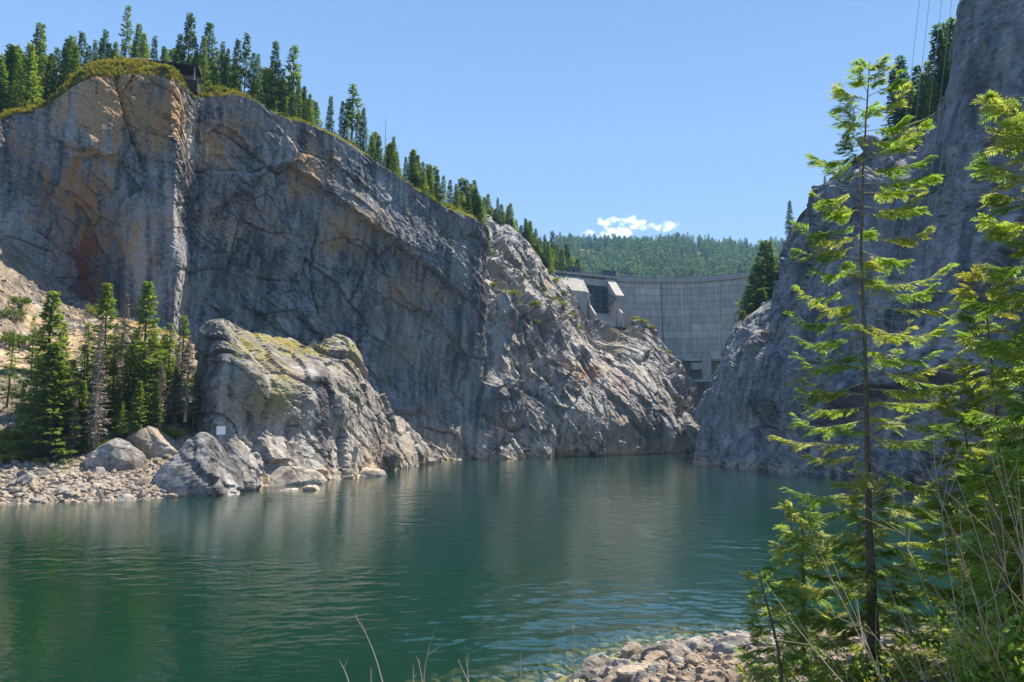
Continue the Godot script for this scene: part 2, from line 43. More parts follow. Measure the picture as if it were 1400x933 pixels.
const NET_RIGHT_CLIFF := [
	[Vector3(100, -3, -345), Vector3(65.6, -3, -262), Vector3(50, -3, -212), Vector3(52.1, -3, -196), Vector3(56.4, -3, -178), Vector3(59.6, -3, -160), Vector3(65.6, -3, -150), Vector3(70.3, -3, -140), Vector3(73.6, -3, -132), Vector3(78.3, -3, -124), Vector3(83.9, -3, -116), Vector3(90.6, -3, -104)],
	[Vector3(100.3, 6.1, -345), Vector3(66.8, 6.5, -262), Vector3(51.1, 8.4, -212), Vector3(53.8, 8.4, -201), Vector3(60.3, 8.7, -189), Vector3(62.3, 7.8, -166), Vector3(68.6, 7.1, -154), Vector3(72.4, 7.2, -143), Vector3(75.5, 8.5, -134), Vector3(80.4, 8.5, -126), Vector3(86.4, 8.4, -118), Vector3(93.5, 8.4, -106)],
	[Vector3(102.4, 19, -345), Vector3(69.1, 17.6, -262), Vector3(53.7, 17.4, -214), Vector3(56.2, 16.9, -202), Vector3(59.9, 16.4, -184), Vector3(62.7, 16.4, -166), Vector3(70.2, 15.8, -155), Vector3(73.5, 16.6, -144), Vector3(76.7, 18.7, -135), Vector3(81.9, 19.2, -127), Vector3(88.9, 19.8, -120), Vector3(96.5, 19.6, -108)],
	[Vector3(104.5, 32, -345), Vector3(73.3, 29.9, -262), Vector3(58.4, 28.8, -216), Vector3(59.7, 26.5, -203), Vector3(63.2, 26.1, -185), Vector3(65.5, 26.1, -168), Vector3(72, 26.3, -156), Vector3(74.7, 27.8, -145), Vector3(78.1, 30.5, -136), Vector3(83.5, 31.6, -128), Vector3(92.2, 33.1, -123), Vector3(100.6, 32.9, -111)],
	[Vector3(107.3, 44.8, -342), Vector3(79.4, 40.7, -262), Vector3(64.6, 38.4, -220), Vector3(67.2, 36.8, -207), Vector3(67.9, 37.1, -187), Vector3(70.5, 39.6, -171), Vector3(75.6, 38.9, -159), Vector3(78.4, 41.1, -148), Vector3(81.2, 46, -139), Vector3(86, 47.4, -130), Vector3(97.5, 50.7, -128), Vector3(106.8, 50.2, -116)],
	[Vector3(113.6, 57.6, -340), Vector3(87.8, 51.3, -262), Vector3(77.6, 49.3, -226), Vector3(76.6, 48.8, -210), Vector3(73.7, 48.5, -189), Vector3(75.7, 52.1, -174), Vector3(79.3, 52.3, -162), Vector3(83.2, 55.6, -152), Vector3(84.6, 62.5, -142), Vector3(89.3, 65.9, -133), Vector3(103.7, 71.9, -134), Vector3(114.3, 71.3, -122)],
	[Vector3(116.5, 73.2, -335), Vector3(93.4, 65.4, -262), Vector3(82.1, 62.6, -226), Vector3(80.9, 60.7, -212), Vector3(78.2, 60.5, -192), Vector3(80.7, 65.5, -178), Vector3(84, 65.4, -167), Vector3(89, 68.7, -158), Vector3(88.9, 80.7, -146), Vector3(93.4, 86.3, -137), Vector3(111.8, 96.8, -142), Vector3(124.1, 96.3, -130)],
	[Vector3(119.5, 88.4, -330), Vector3(96.9, 77.5, -262), Vector3(87, 73.9, -228), Vector3(86.5, 74.5, -218), Vector3(84.1, 75, -198), Vector3(88, 78.5, -186), Vector3(91.9, 80.1, -176), Vector3(98, 83.2, -168), Vector3(96.3, 101.2, -153), Vector3(100.6, 112.1, -144), Vector3(122.4, 134.9, -152), Vector3(136.9, 134.4, -140)],
]
const NET_RIGHT_TOP := [
	[Vector3(119.5, 88.1, -330), Vector3(96.9, 77.2, -262), Vector3(87, 73.6, -228), Vector3(86.5, 74.2, -218), Vector3(84.1, 74.7, -198), Vector3(88, 78.2, -186), Vector3(91.9, 79.8, -176), Vector3(98, 82.9, -168), Vector3(96.3, 100.9, -153), Vector3(100.6, 111.8, -144), Vector3(122.4, 134.6, -152), Vector3(136.9, 134.1, -140)],
	[Vector3(122.5, 89.4, -332.4), Vector3(99.9, 78.5, -264.4), Vector3(90, 74.9, -230.4), Vector3(89.5, 75.5, -220.4), Vector3(87.1, 76, -200.4), Vector3(91, 79.5, -188.4), Vector3(94.9, 81.1, -178.4), Vector3(101, 84.2, -170.4), Vector3(99.3, 102.2, -155.4), Vector3(103.6, 113.1, -146.4), Vector3(125.4, 135.9, -154.4), Vector3(139.9, 135.4, -142.4)],
	[Vector3(130, 91.4, -338.4), Vector3(107.4, 80.5, -270.4), Vector3(97.5, 76.9, -236.4), Vector3(97, 77.5, -226.4), Vector3(94.6, 78, -206.4), Vector3(98.5, 81.5, -194.4), Vector3(102.4, 83.1, -184.4), Vector3(108.5, 86.2, -176.4), Vector3(106.8, 104.2, -161.4), Vector3(111.1, 115.1, -152.4), Vector3(132.9, 137.9, -160.4), Vector3(147.4, 137.4, -148.4)],
	[Vector3(157, 96.4, -360), Vector3(134.4, 85.5, -292), Vector3(124.5, 81.9, -258), Vector3(124, 82.5, -248), Vector3(121.6, 83, -228), Vector3(125.5, 86.5, -216), Vector3(129.4, 88.1, -206), Vector3(135.5, 91.2, -198), Vector3(133.8, 109.2, -183), Vector3(138.1, 120.1, -174), Vector3(159.9, 142.9, -182), Vector3(174.4, 142.4, -170)],
]
const NET_OUTCROP := [
	[Vector3(-50, -3, -124), Vector3(-46.9, -3, -119), Vector3(-42.7, -3, -115), Vector3(-39.9, -3, -117), Vector3(-36.8, -3, -124), Vector3(-33.1, -3, -132), Vector3(-30.6, -3, -142), Vector3(-29.1, -3, -151), Vector3(-27.6, -3, -163), Vector3(-25.8, -3, -180), Vector3(-23.7, -3, -208), Vector3(-22, -3, -246)],
	[Vector3(-51.3, 6.7, -126), Vector3(-48.4, 6.8, -121), Vector3(-45, 7.3, -119.5), Vector3(-41.8, 7.3, -121), Vector3(-38.6, 7, -128.5), Vector3(-34.5, 6.6, -136.5), Vector3(-31.6, 6.1, -145.5), Vector3(-29.7, 5.4, -153), Vector3(-28.1, 4.3, -165), Vector3(-26.2, 3.4, -182), Vector3(-24, 2.3, -210), Vector3(-22.3, 1.1, -248)],
	[Vector3(-52.3, 11.5, -128), Vector3(-49.5, 11.7, -123), Vector3(-45.3, 11.8, -119.5), Vector3(-41.4, 11.6, -120.5), Vector3(-38, 11.5, -128), Vector3(-34.3, 11.1, -136.5), Vector3(-31.6, 10.6, -146), Vector3(-30.2, 9.2, -156), Vector3(-28.4, 6.6, -166.5), Vector3(-26.5, 4.6, -184), Vector3(-24.2, 3.3, -212), Vector3(-22.5, 2, -250)],
	[Vector3(-53.4, 16.4, -130), Vector3(-50.5, 16.5, -125), Vector3(-45.2, 16.1, -119.2), Vector3(-40.6, 15.8, -120), Vector3(-37.2, 15.1, -127.8), Vector3(-34, 15.2, -136.8), Vector3(-31.7, 14.8, -147.5), Vector3(-30.7, 12.8, -159), Vector3(-28.6, 8.9, -168.5), Vector3(-26.8, 5.9, -186), Vector3(-24.6, 4, -214), Vector3(-22.6, 2.6, -252)],
	[Vector3(-54.4, 20.3, -132), Vector3(-51.4, 20.5, -127), Vector3(-45.5, 19.8, -120), Vector3(-40.6, 18.9, -120.8), Vector3(-37.7, 18.1, -131), Vector3(-34.6, 18.8, -140), Vector3(-32.1, 18.4, -150), Vector3(-31.2, 16, -162), Vector3(-29.1, 11.8, -171), Vector3(-27.3, 7.3, -188), Vector3(-25.2, 4.8, -217), Vector3(-23.3, 3.5, -254)],
	[Vector3(-55.2, 23.4, -134), Vector3(-52.2, 23.7, -129), Vector3(-46.2, 23.3, -122.5), Vector3(-42.5, 21.8, -126), Vector3(-40.7, 21.3, -141), Vector3(-37, 22, -149), Vector3(-33.7, 22.3, -157), Vector3(-32, 19.5, -166), Vector3(-30, 15.2, -175), Vector3(-28.2, 9.1, -191), Vector3(-26.2, 5.7, -220), Vector3(-24, 4.7, -256)],
	[Vector3(-55.9, 25.5, -136), Vector3(-53.1, 26.4, -132), Vector3(-46.9, 25.9, -125), Vector3(-45.3, 24.5, -132), Vector3(-43.9, 24, -150), Vector3(-39.5, 24.4, -157), Vector3(-35.6, 25.5, -163), Vector3(-33.4, 22.4, -170), Vector3(-31.5, 18.1, -179), Vector3(-29.5, 10.9, -195), Vector3(-27.5, 6.7, -224), Vector3(-25.2, 5.8, -258)],
	[Vector3(-56.3, 26.6, -138), Vector3(-54.2, 27.9, -136), Vector3(-48.1, 27.9, -130), Vector3(-48.6, 26.8, -140), Vector3(-47.4, 26.4, -158), Vector3(-42.6, 26.7, -166), Vector3(-38.2, 28.2, -170), Vector3(-35.4, 24.6, -176), Vector3(-33.8, 21.3, -186), Vector3(-31.8, 13.4, -201), Vector3(-29.8, 8.4, -230), Vector3(-26.8, 7.3, -260)],
]
const NET_TALUS := [
	[Vector3(-64.1, -2, -78), Vector3(-58.3, -2, -83), Vector3(-57, -2, -88), Vector3(-54, -2, -89), Vector3(-50.6, -2, -91), Vector3(-47.1, -2, -92.5), Vector3(-43.6, -2, -96), Vector3(-41.7, -2, -101), Vector3(-40.8, -2, -110)],
	[Vector3(-71.2, 1.8, -86), Vector3(-64.3, 1.4, -91), Vector3(-61.9, 1.3, -95), Vector3(-58.5, 1.4, -96), Vector3(-54.7, 1.5, -98), Vector3(-50.7, 1.5, -99), Vector3(-46.5, 1.4, -102), Vector3(-43.9, 1.5, -106), Vector3(-41.8, 1.7, -112)],
	[Vector3(-78.9, 3.9, -95), Vector3(-71, 3.7, -100), Vector3(-67.3, 3.5, -103), Vector3(-63.6, 3.6, -104), Vector3(-59.4, 3.8, -106), Vector3(-54.4, 3.5, -106), Vector3(-49.4, 3.4, -108), Vector3(-46.1, 3.3, -111), Vector3(-42.9, 3.1, -115)],
	[Vector3(-86.9, 8.4, -104), Vector3(-77.7, 7.6, -109), Vector3(-73.5, 7.2, -112), Vector3(-69.4, 7.1, -113), Vector3(-64.1, 7.2, -114), Vector3(-58.8, 6.7, -114), Vector3(-52.8, 6.3, -115), Vector3(-48.7, 5.8, -117), Vector3(-44.9, 5.1, -120)],
	[Vector3(-96, 15.9, -114), Vector3(-85.4, 14.6, -119), Vector3(-80.6, 13.9, -122), Vector3(-76.6, 13.7, -124), Vector3(-71.9, 13.8, -127), Vector3(-65.3, 13, -126), Vector3(-57.7, 11.7, -125), Vector3(-52.7, 10.6, -126), Vector3(-48.8, 8.5, -130)],
	[Vector3(-107.1, 26.4, -126), Vector3(-95.6, 24.7, -132), Vector3(-89.9, 23.6, -135), Vector3(-87.2, 23.1, -140), Vector3(-83.2, 23, -146), Vector3(-74.1, 21.2, -142), Vector3(-64.5, 19, -139), Vector3(-58.1, 16.5, -138), Vector3(-53.5, 12.5, -142)],
	[Vector3(-118.6, 41.6, -138), Vector3(-106.8, 39.3, -146), Vector3(-100.8, 37.2, -150), Vector3(-97.2, 34.4, -155), Vector3(-91.7, 31.4, -160), Vector3(-82.9, 29.1, -158), Vector3(-71.3, 25.9, -153), Vector3(-63.8, 22.8, -151), Vector3(-59, 17.4, -156)],
	[Vector3(-130.6, 61, -150), Vector3(-118.3, 56.5, -160), Vector3(-112.6, 53, -166), Vector3(-107.4, 46.9, -170), Vector3(-100.1, 38.8, -174), Vector3(-93.6, 36.6, -178), Vector3(-82.3, 32.8, -176), Vector3(-72.9, 29.5, -172), Vector3(-65.2, 22.4, -172)],
]
# broken edges on the left cliff, as (x, height): line, step, how far it fades, which side stands out
const LEFT_LEDGES := [
	[[Vector2(-81.5, 63.1), Vector2(-79.3, 67.2), Vector2(-72.8, 71.7), Vector2(-66.9, 77.6), Vector2(-62.6, 81.4), Vector2(-55.1, 77.9), Vector2(-44.0, 70.0), Vector2(-32.0, 63.4), Vector2(-21.3, 55.9), Vector2(-12.2, 50.5)], 2.6, 22, 1],
	[[Vector2(-96.5, 53.1), Vector2(-94.3, 59.1), Vector2(-91.9, 62.4), Vector2(-87.6, 66.9), Vector2(-85.1, 66.0)], 5, 18, -1],
	[[Vector2(-107.5, 76.4), Vector2(-102.6, 73.5), Vector2(-97.8, 73.6), Vector2(-92.4, 70.8), Vector2(-87.8, 71.1)], 1.6, 16, 1],
	[[Vector2(-76.1, 44.6), Vector2(-66.9, 38.1), Vector2(-57.2, 33.1), Vector2(-46.6, 23.6), Vector2(-35.2, 15.4), Vector2(-23.0, 12.3)], 1.8, 14, 1],
	[[Vector2(-54.9, 69.6), Vector2(-43.8, 62.2), Vector2(-34.9, 51.3), Vector2(-23.3, 41.3), Vector2(-14.4, 35.1)], 1.2, 10, 1],
]
# cracks: line, depth, width
const LEFT_CRACKS := [
	[[Vector2(-55.3, 65.6), Vector2(-56.7, 59.5), Vector2(-57.2, 53.6), Vector2(-57.5, 47.7), Vector2(-56.1, 42.6)], 1.6, 0.5],
	[[Vector2(-41.9, 61.4), Vector2(-43.7, 56.1), Vector2(-45.8, 50.7), Vector2(-48.1, 46.6)], 1.6, 0.5],
	[[Vector2(-61.0, 40.9), Vector2(-56.5, 36.3), Vector2(-52.1, 32.0)], 2, 0.6],
	[[Vector2(-93.8, 94.5), Vector2(-92.9, 87.0), Vector2(-90.9, 78.0), Vector2(-88.2, 71.0)], 1.8, 0.7],
	[[Vector2(-100.8, 60.3), Vector2(-99.2, 53.4), Vector2(-96.6, 46.8), Vector2(-95.5, 38.0)], 1, 0.8],
]
const RIGHT_LEDGES := [
	[[Vector2(61.5, 8.9), Vector2(62.6, 9.5), Vector2(71.9, 14.7), Vector2(73.7, 15.8), Vector2(83.5, 18.3)], 8, 18, 1],
	[[Vector2(72.2, 27.6), Vector2(73.7, 18.0), Vector2(74.3, 39.8), Vector2(76.8, 46.9), Vector2(78.8, 42.9)], 3, 20, 1],
	[[Vector2(79.0, 45.1), Vector2(79.2, 38.0), Vector2(79.6, 33.5), Vector2(79.9, 57.6), Vector2(85.3, 73.4)], 3.2, 18, 1],
	[[Vector2(79.7, 51.1), Vector2(86.5, 59.4), Vector2(91.1, 70.9), Vector2(93.6, 82.0)], 3.5, 24, -1],
	[[Vector2(65.2, 16.3), Vector2(73.6, 27.7), Vector2(84.2, 37.8), Vector2(88.4, 39.1)], 2.2, 14, 1],
	[[Vector2(76.8, 17.6), Vector2(79.6, 27.3), Vector2(86.0, 41.6), Vector2(90.5, 56.3)], 3, 18, 1],
]
const RIGHT_CRACKS := [
	[[Vector2(81.3, 61.9), Vector2(74.8, 43.3), Vector2(72.0, 31.0), Vector2(69.0, 19.1)], 3, 1.6],
]


# x, z, height of the tip above the water, kind, width
const RIM_TREES := [
	[-137, -177.8, 105.8, "fir_a", 1], [-124.7, -166.3, 94.3, "fir_c", 1], [-150.8, -203.6, 116.2, "fir_d", 0.99], [-146.5, -199, 110.2, "fir_b", 0.91],
	[-142.6, -194, 109.2, "fir_d", 1.06], [-132.9, -180.9, 106.6, "fir_b", 1], [-136.7, -189.8, 105.4, "fir_b", 0.97], [-149.3, -207.5, 114.1, "fir_b", 1.1],
	[-133.3, -185.9, 103.6, "fir_b", 0.99], [-146, -203.7, 115.5, "fir_b", 1.02], [-121.3, -170.4, 94.9, "fir_a", 1], [-121.1, -174.2, 97.3, "fir_a", 1.1],
	[-124.7, -182.4, 104.5, "fir_b", 1], [-144.2, -211.4, 120.4, "fir_c", 1.14], [-140.7, -208.6, 119.4, "fir_c", 1.09], [-119.8, -178.5, 100.2, "fir_c", 0.8],
	[-150.1, -223.7, 128.7, "fir_a", 1.08], [-140, -209.6, 116.5, "fir_d", 1.15], [-150.6, -228.6, 130.8, "fir_b", 0.92], [-115.6, -175.9, 101.1, "fir_c", 1.15],
	[-130.8, -200.4, 112.9, "fir_c", 0.95], [-120.1, -186.2, 111.7, "fir_a", 1], [-134.9, -209.8, 119.8, "fir_b", 0.97], [-136.4, -215.2, 117.5, "fir_b", 0.94],
	[-146.9, -232.1, 133.2, "fir_b", 0.9], [-116.5, -185.5, 103.8, "fir_b", 0.9], [-142.3, -227.4, 124.5, "fir_c", 1.07], [-121.5, -196.5, 110.8, "fir_d", 0.9],
	[-118.9, -195.7, 113.2, "fir_b", 1], [-130.7, -215.8, 121.1, "fir_d", 1.05], [-140.4, -232, 129.8, "fir_d", 0.99], [-123.3, -205.7, 118.9, "fir_a", 1.06],
	[-125.3, -209.6, 118.3, "fir_a", 0.98], [-131.5, -220.1, 119.9, "fir_c", 1.05], [-112.5, -188.8, 107.5, "fir_a", 0.9], [-118.5, -201.8, 118, "fir_d", 1.1],
	[-112.4, -194.6, 110.6, "fir_b", 0.8], [-114.6, -201.6, 115.8, "slim_a", 1.1], [-123.1, -217.6, 119.5, "fir_b", 1.19], [-119.8, -213.4, 123, "fir_d", 0.92],
	[-115.3, -206.8, 122, "pine_b", 1], [-107.3, -195.5, 111.5, "fir_a", 0.8], [-109.4, -201.5, 112.3, "fir_a", 1.05], [-108.3, -200.4, 114.7, "fir_c", 0.8],
	[-109, -205.3, 116.2, "fir_c", 0.7], [-104.3, -198.1, 124, "pine_a", 0.9], [-107.7, -208.9, 119.7, "fir_b", 0.9], [-106, -207.5, 123.7, "fir_a", 1],
	[-102.6, -204.4, 119.2, "fir_c", 0.9], [-123.1, -245.9, 138, "fir_a", 0.95], [-104.4, -213.9, 123.7, "slim_a", 1.1], [-101, -213.5, 120.3, "fir_d", 0.9],
	[-107.4, -227.3, 126.6, "fir_a", 1.13], [-111.9, -242.8, 134.8, "fir_c", 1.17], [-97.9, -212.8, 116.2, "fir_b", 0.8], [-112.1, -246.5, 137, "fir_c", 1.02],
	[-96, -211.8, 123.2, "fir_b", 1], [-92.2, -209.7, 128.5, "pine_b", 1.15], [-110, -251.5, 136.7, "fir_a", 1.07], [-91.4, -212.3, 116, "fir_b", 1.13],
	[-89.7, -208.5, 118.4, "fir_b", 0.7], [-96.4, -225.6, 124.5, "fir_b", 1.11], [-95.7, -224.2, 122.5, "fir_a", 0.95], [-86.7, -205.6, 119, "fir_a", 0.9],
	[-102, -243.7, 133.5, "fir_d", 1.02], [-86.9, -211, 126.4, "fir_d", 1.2], [-104.2, -253.2, 134.7, "fir_c", 1], [-95.3, -232.5, 126.4, "fir_b", 1.09],
	[-86.8, -216, 120, "fir_a", 0.7], [-86.4, -218.9, 124.6, "slim_a", 1.1], [-100.5, -255.8, 139.9, "fir_a", 0.96], [-85.3, -219.4, 119.8, "fir_a", 0.95],
	[-82.4, -212.8, 119.3, "fir_b", 0.8], [-98, -253.4, 136.6, "fir_a", 0.93], [-84.3, -223.5, 121.8, "fir_b", 0.94], [-81.2, -216.3, 123.8, "fir_d", 1.1],
	[-95.8, -255.9, 135.5, "fir_b", 0.95], [-77.3, -213, 124.3, "pine_b", 1], [-77.7, -220.2, 121.8, "fir_b", 0.8], [-81.8, -233.7, 119.6, "fir_c", 1.16],
	[-73.7, -213.2, 117.5, "fir_a", 0.8], [-88.2, -257.8, 135.9, "fir_d", 0.9], [-83.4, -249.4, 131.7, "fir_b", 0.92], [-73.7, -220.7, 117.4, "fir_d", 1],
	[-85.6, -257.5, 131.8, "fir_c", 1.02], [-76.2, -231.1, 122.2, "fir_c", 1.16], [-77.2, -234.6, 122.1, "fir_b", 1.16], [-70.6, -215.7, 116.5, "fir_b", 0.8],
	[-86.2, -263.5, 136.7, "fir_b", 1.15], [-70.1, -218.8, 124.7, "pine_b", 1], [-84.2, -263.5, 133, "fir_a", 1.08], [-80.5, -252.3, 130.1, "fir_a", 1.17],
	[-80.7, -259, 131.5, "fir_c", 1.17], [-77.4, -249.2, 123.7, "fir_c", 1.2], [-74.3, -239.3, 120.8, "fir_c", 1.08], [-68.9, -222, 117.3, "fir_b", 0.8],
	[-75, -248.2, 128.3, "fir_d", 0.95], [-65.7, -221, 124.5, "pine_a", 1.2], [-70.2, -236.5, 117.2, "fir_d", 1.16], [-63.7, -219.9, 112.9, "fir_a", 0.8],
	[-69.2, -240.7, 120.3, "fir_b", 1.13], [-66.4, -235, 116.3, "fir_b", 1.09], [-68.8, -243.7, 121.9, "fir_d", 0.9], [-63.1, -224, 113, "fir_b", 0.8],
	[-76.6, -273.7, 131.6, "fir_d", 1.14], [-60.5, -221.2, 109.3, "fir_c", 0.7], [-66.1, -244.3, 117.7, "fir_b", 1.12], [-59.3, -224.5, 108.3, "fir_c", 0.8],
	[-56.8, -231.4, 113.5, "slim_a", 1.2], [-53, -230.9, 111.4, "fir_b", 0.8], [-52.6, -237.2, 114.9, "fir_a", 0.7], [-49.8, -231.3, 117.1, "pine_a", 1.5],
	[-48.8, -235.4, 110.5, "fir_b", 0.8], [-46.2, -231.7, 109.8, "slim_a", 1.2], [-48.1, -254.8, 109.6, "fir_a", 1.08], [-46.8, -249.2, 105.5, "fir_b", 1.26],
	[-49.1, -267, 115.8, "fir_c", 1.14], [-42.4, -238.1, 103.1, "fir_b", 0.9], [-41, -240.5, 110.7, "snag", 1], [-43.3, -259.1, 107.6, "fir_b", 1.06],
	[-43.5, -262.4, 106.8, "fir_a", 1.19], [-41.8, -255.6, 107.4, "fir_c", 1.2], [-40.9, -252.1, 106.1, "fir_c", 1.34], [-41.5, -256, 103.6, "fir_b", 1.21],
	[-39.9, -246.9, 107.9, "snag", 0.8], [-41.2, -255.2, 103.7, "fir_c", 1.15], [-43.2, -270.6, 108.3, "fir_a", 1.02], [-37.9, -239.4, 103.1, "fir_a", 0.8],
	[-38.4, -247, 101, "fir_a", 1.03], [-38.6, -250.3, 100.8, "fir_b", 1.05], [-35.6, -250.3, 100.3, "fir_d", 0.9], [-34.6, -261, 106.9, "fir_c", 1.31],
	[-32.5, -247.2, 101.9, "fir_b", 0.9], [-35.7, -277, 109.6, "fir_a", 1.1], [-32.1, -249.8, 98, "fir_a", 1.23], [-32.5, -255.4, 102.9, "fir_b", 1.12],
	[-32.6, -257.7, 100.7, "fir_a", 1.11], [-32.2, -255.6, 97.7, "fir_a", 1.09], [-29.5, -248.5, 98.1, "fir_c", 0.8], [-29.3, -256.7, 98.4, "fir_a", 1.33],
	[-30.4, -271.2, 105.1, "fir_a", 1.35], [-28.1, -256.2, 99.6, "fir_a", 0.9], [-28.5, -260.5, 96.3, "fir_a", 1.09], [-29.1, -279.8, 107.7, "fir_c", 1.07],
	[-28.6, -279.4, 100.7, "fir_a", 1.1], [-26.9, -263.2, 94.6, "fir_c", 1.1], [-25.4, -254.1, 97.3, "fir_b", 0.9], [-23.1, -253.8, 95.2, "fir_c", 0.7],
	[-21.7, -261.3, 96.2, "fir_b", 0.9], [-19.1, -257, 93.2, "fir_a", 0.8], [-19.4, -270.3, 95.5, "fir_a", 1.15], [-17.6, -261.6, 90.2, "fir_c", 1.35],
	[-19.2, -288.7, 106, "fir_a", 1.32], [-17.2, -262.7, 92.4, "fir_c", 0.8], [-16.9, -272.5, 100, "fir_b", 1.24], [-15, -261.2, 91.1, "fir_b", 0.7],
	[-15.3, -282.5, 102, "fir_c", 1.01], [-14.2, -266.1, 90.3, "fir_a", 1.1], [-13.8, -273.8, 97.5, "fir_c", 1.11], [-12.6, -265, 94.2, "fir_b", 1.28],
	[-11.9, -265.3, 91, "fir_a", 1.27], [-11.2, -285.5, 95.9, "fir_a", 1.08],
]
const RIDGE_TREES := [
	[-16.9, -340.3, 122.8, "fir_b", 1.07], [-14.6, -333.9, 110.9, "fir_c", 1.04], [-14, -326.3, 111, "fir_a", 1.04], [-13.1, -353, 118.6, "fir_a", 1.05],
	[-11, -343.3, 117.2, "fir_c", 1.02], [-9.9, -352.4, 114.1, "fir_c", 0.92], [-9.4, -346, 111.3, "fir_a", 1], [-7.5, -334.8, 107.6, "fir_b", 1.01],
	[-6.4, -347.2, 116.8, "slim_a", 1.03], [-5.8, -352.7, 112.2, "fir_a", 1.04], [-4.8, -351.9, 114.9, "fir_c", 1.06], [-4.1, -355.6, 112.3, "fir_b", 1.1],
	[-2, -345.5, 112.1, "fir_b", 0.89], [-0.7, -356.9, 117, "fir_c", 1.04], [0, -346, 106.7, "fir_c", 0.86], [2.1, -363, 110.8, "fir_a", 0.86],
	[4.1, -355, 105.7, "fir_b", 0.89], [6.5, -350.3, 107.6, "fir_d", 1.08], [6.8, -367.2, 107.7, "fir_a", 1.08], [7.1, -367.5, 110.9, "fir_b", 1.02],
	[7, -363.9, 103.9, "fir_a", 0.92], [8.1, -361.9, 102.6, "fir_a", 1.08], [8.2, -353.4, 107.4, "fir_a", 1.02], [8.8, -361.3, 109.2, "fir_a", 0.97],
	[9.2, -364.7, 106.9, "fir_c", 1.06], [10, -357.6, 101.8, "fir_b", 1.05], [11.1, -357, 104.5, "fir_a", 0.95], [13.2, -359.3, 100.9, "fir_b", 1],
	[14.1, -373.3, 100.1, "fir_c", 0.97], [15.1, -363.3, 93.1, "fir_b", 0.93], [16, -376.7, 107.2, "slim_a", 0.96], [16, -367.3, 97.8, "fir_a", 0.95],
	[17, -366.2, 98.4, "fir_b", 0.86], [17.4, -375.9, 99, "fir_b", 1.08], [17.5, -362, 99.8, "fir_c", 0.9], [19.7, -371, 97.9, "fir_c", 0.94],
	[20.4, -376, 108.9, "pine_b", 0.92], [22.9, -387.7, 104.3, "fir_b", 0.94], [24.4, -381.3, 111.5, "snag", 1.07], [24.4, -372, 98.6, "fir_a", 1.08],
	[27.9, -384.3, 105, "fir_b", 1.02], [30.4, -394, 102, "fir_c", 0.95], [32.2, -386, 110.8, "pine_a", 0.98], [33.1, -380.5, 98.8, "fir_b", 0.88],
	[37.9, -392.7, 104.8, "fir_b", 0.91], [41.8, -408.4, 107.1, "fir_d", 1.1], [42.8, -396.1, 103.3, "fir_b", 0.9], [48.3, -424.4, 106.4, "slim_a", 0.98],
	[53, -416.2, 103.6, "fir_c", 0.86], [59, -446.8, 107.2, "fir_a", 0.88], [72.9, -450.9, 105.4, "fir_c", 0.92], [74.9, -441.9, 106.5, "fir_c", 1.02],
	[79.4, -447.9, 105.6, "fir_a", 0.93],
]

# x, z, tip, foot, kind, width
const RIGHT_TREES := [
	[68.3, -226, 44.3, 36.2, "fir_c", 1.1], [72.1, -232, 52, 39.6, "fir_c", 1.2], [71.6, -228, 46.8, 38.7, "fir_c", 1.2], [75.9, -236, 60.4, 42.5, "fir_c", 1.1],
	[75.1, -230, 51.6, 40.5, "fir_a", 1.2], [80.3, -240, 68.8, 45.4, "fir_a", 1.1], [76, -228, 47.5, 41.3, "fir_c", 1.1], [78.5, -231, 51.1, 44, "fir_b", 1.1],
	[83.8, -244, 64.5, 47.2, "fir_b", 1.1], [83.4, -238, 58.5, 47.4, "fir_b", 1], [87.9, -246, 66.7, 53.5, "slim_a", 1.2], [101.4, -275, 93, 73.6, "slim_a", 1.3],
	[98.6, -262, 80.9, 74.4, "fir_c", 0.9], [88.6, -220, 80.5, 74.3, "fir_b", 0.9], [89.9, -215, 81.8, 76.4, "fir_a", 0.9], [103.8, -200, 107.1, 87.9, "slim_a", 1.3],
	[108.1, -204, 112.3, 90.5, "slim_a", 1.4], [106.7, -198, 102, 89.1, "fir_c", 1], [113.1, -206, 110.5, 93.4, "fir_b", 1], [109.4, -196, 103.5, 91.3, "fir_c", 1.1],
	[114.6, -202, 109.6, 94.9, "fir_a", 1], [107.5, -188, 98.6, 88.3, "fir_c", 1.1], [114, -196, 117.1, 93.3, "slim_a", 1.3], [110, -188, 101.6, 90.8, "fir_b", 1],
	[117.4, -198, 119.1, 96.2, "slim_a", 1.3], [116, -192, 116.5, 97.6, "fir_a", 1],
]
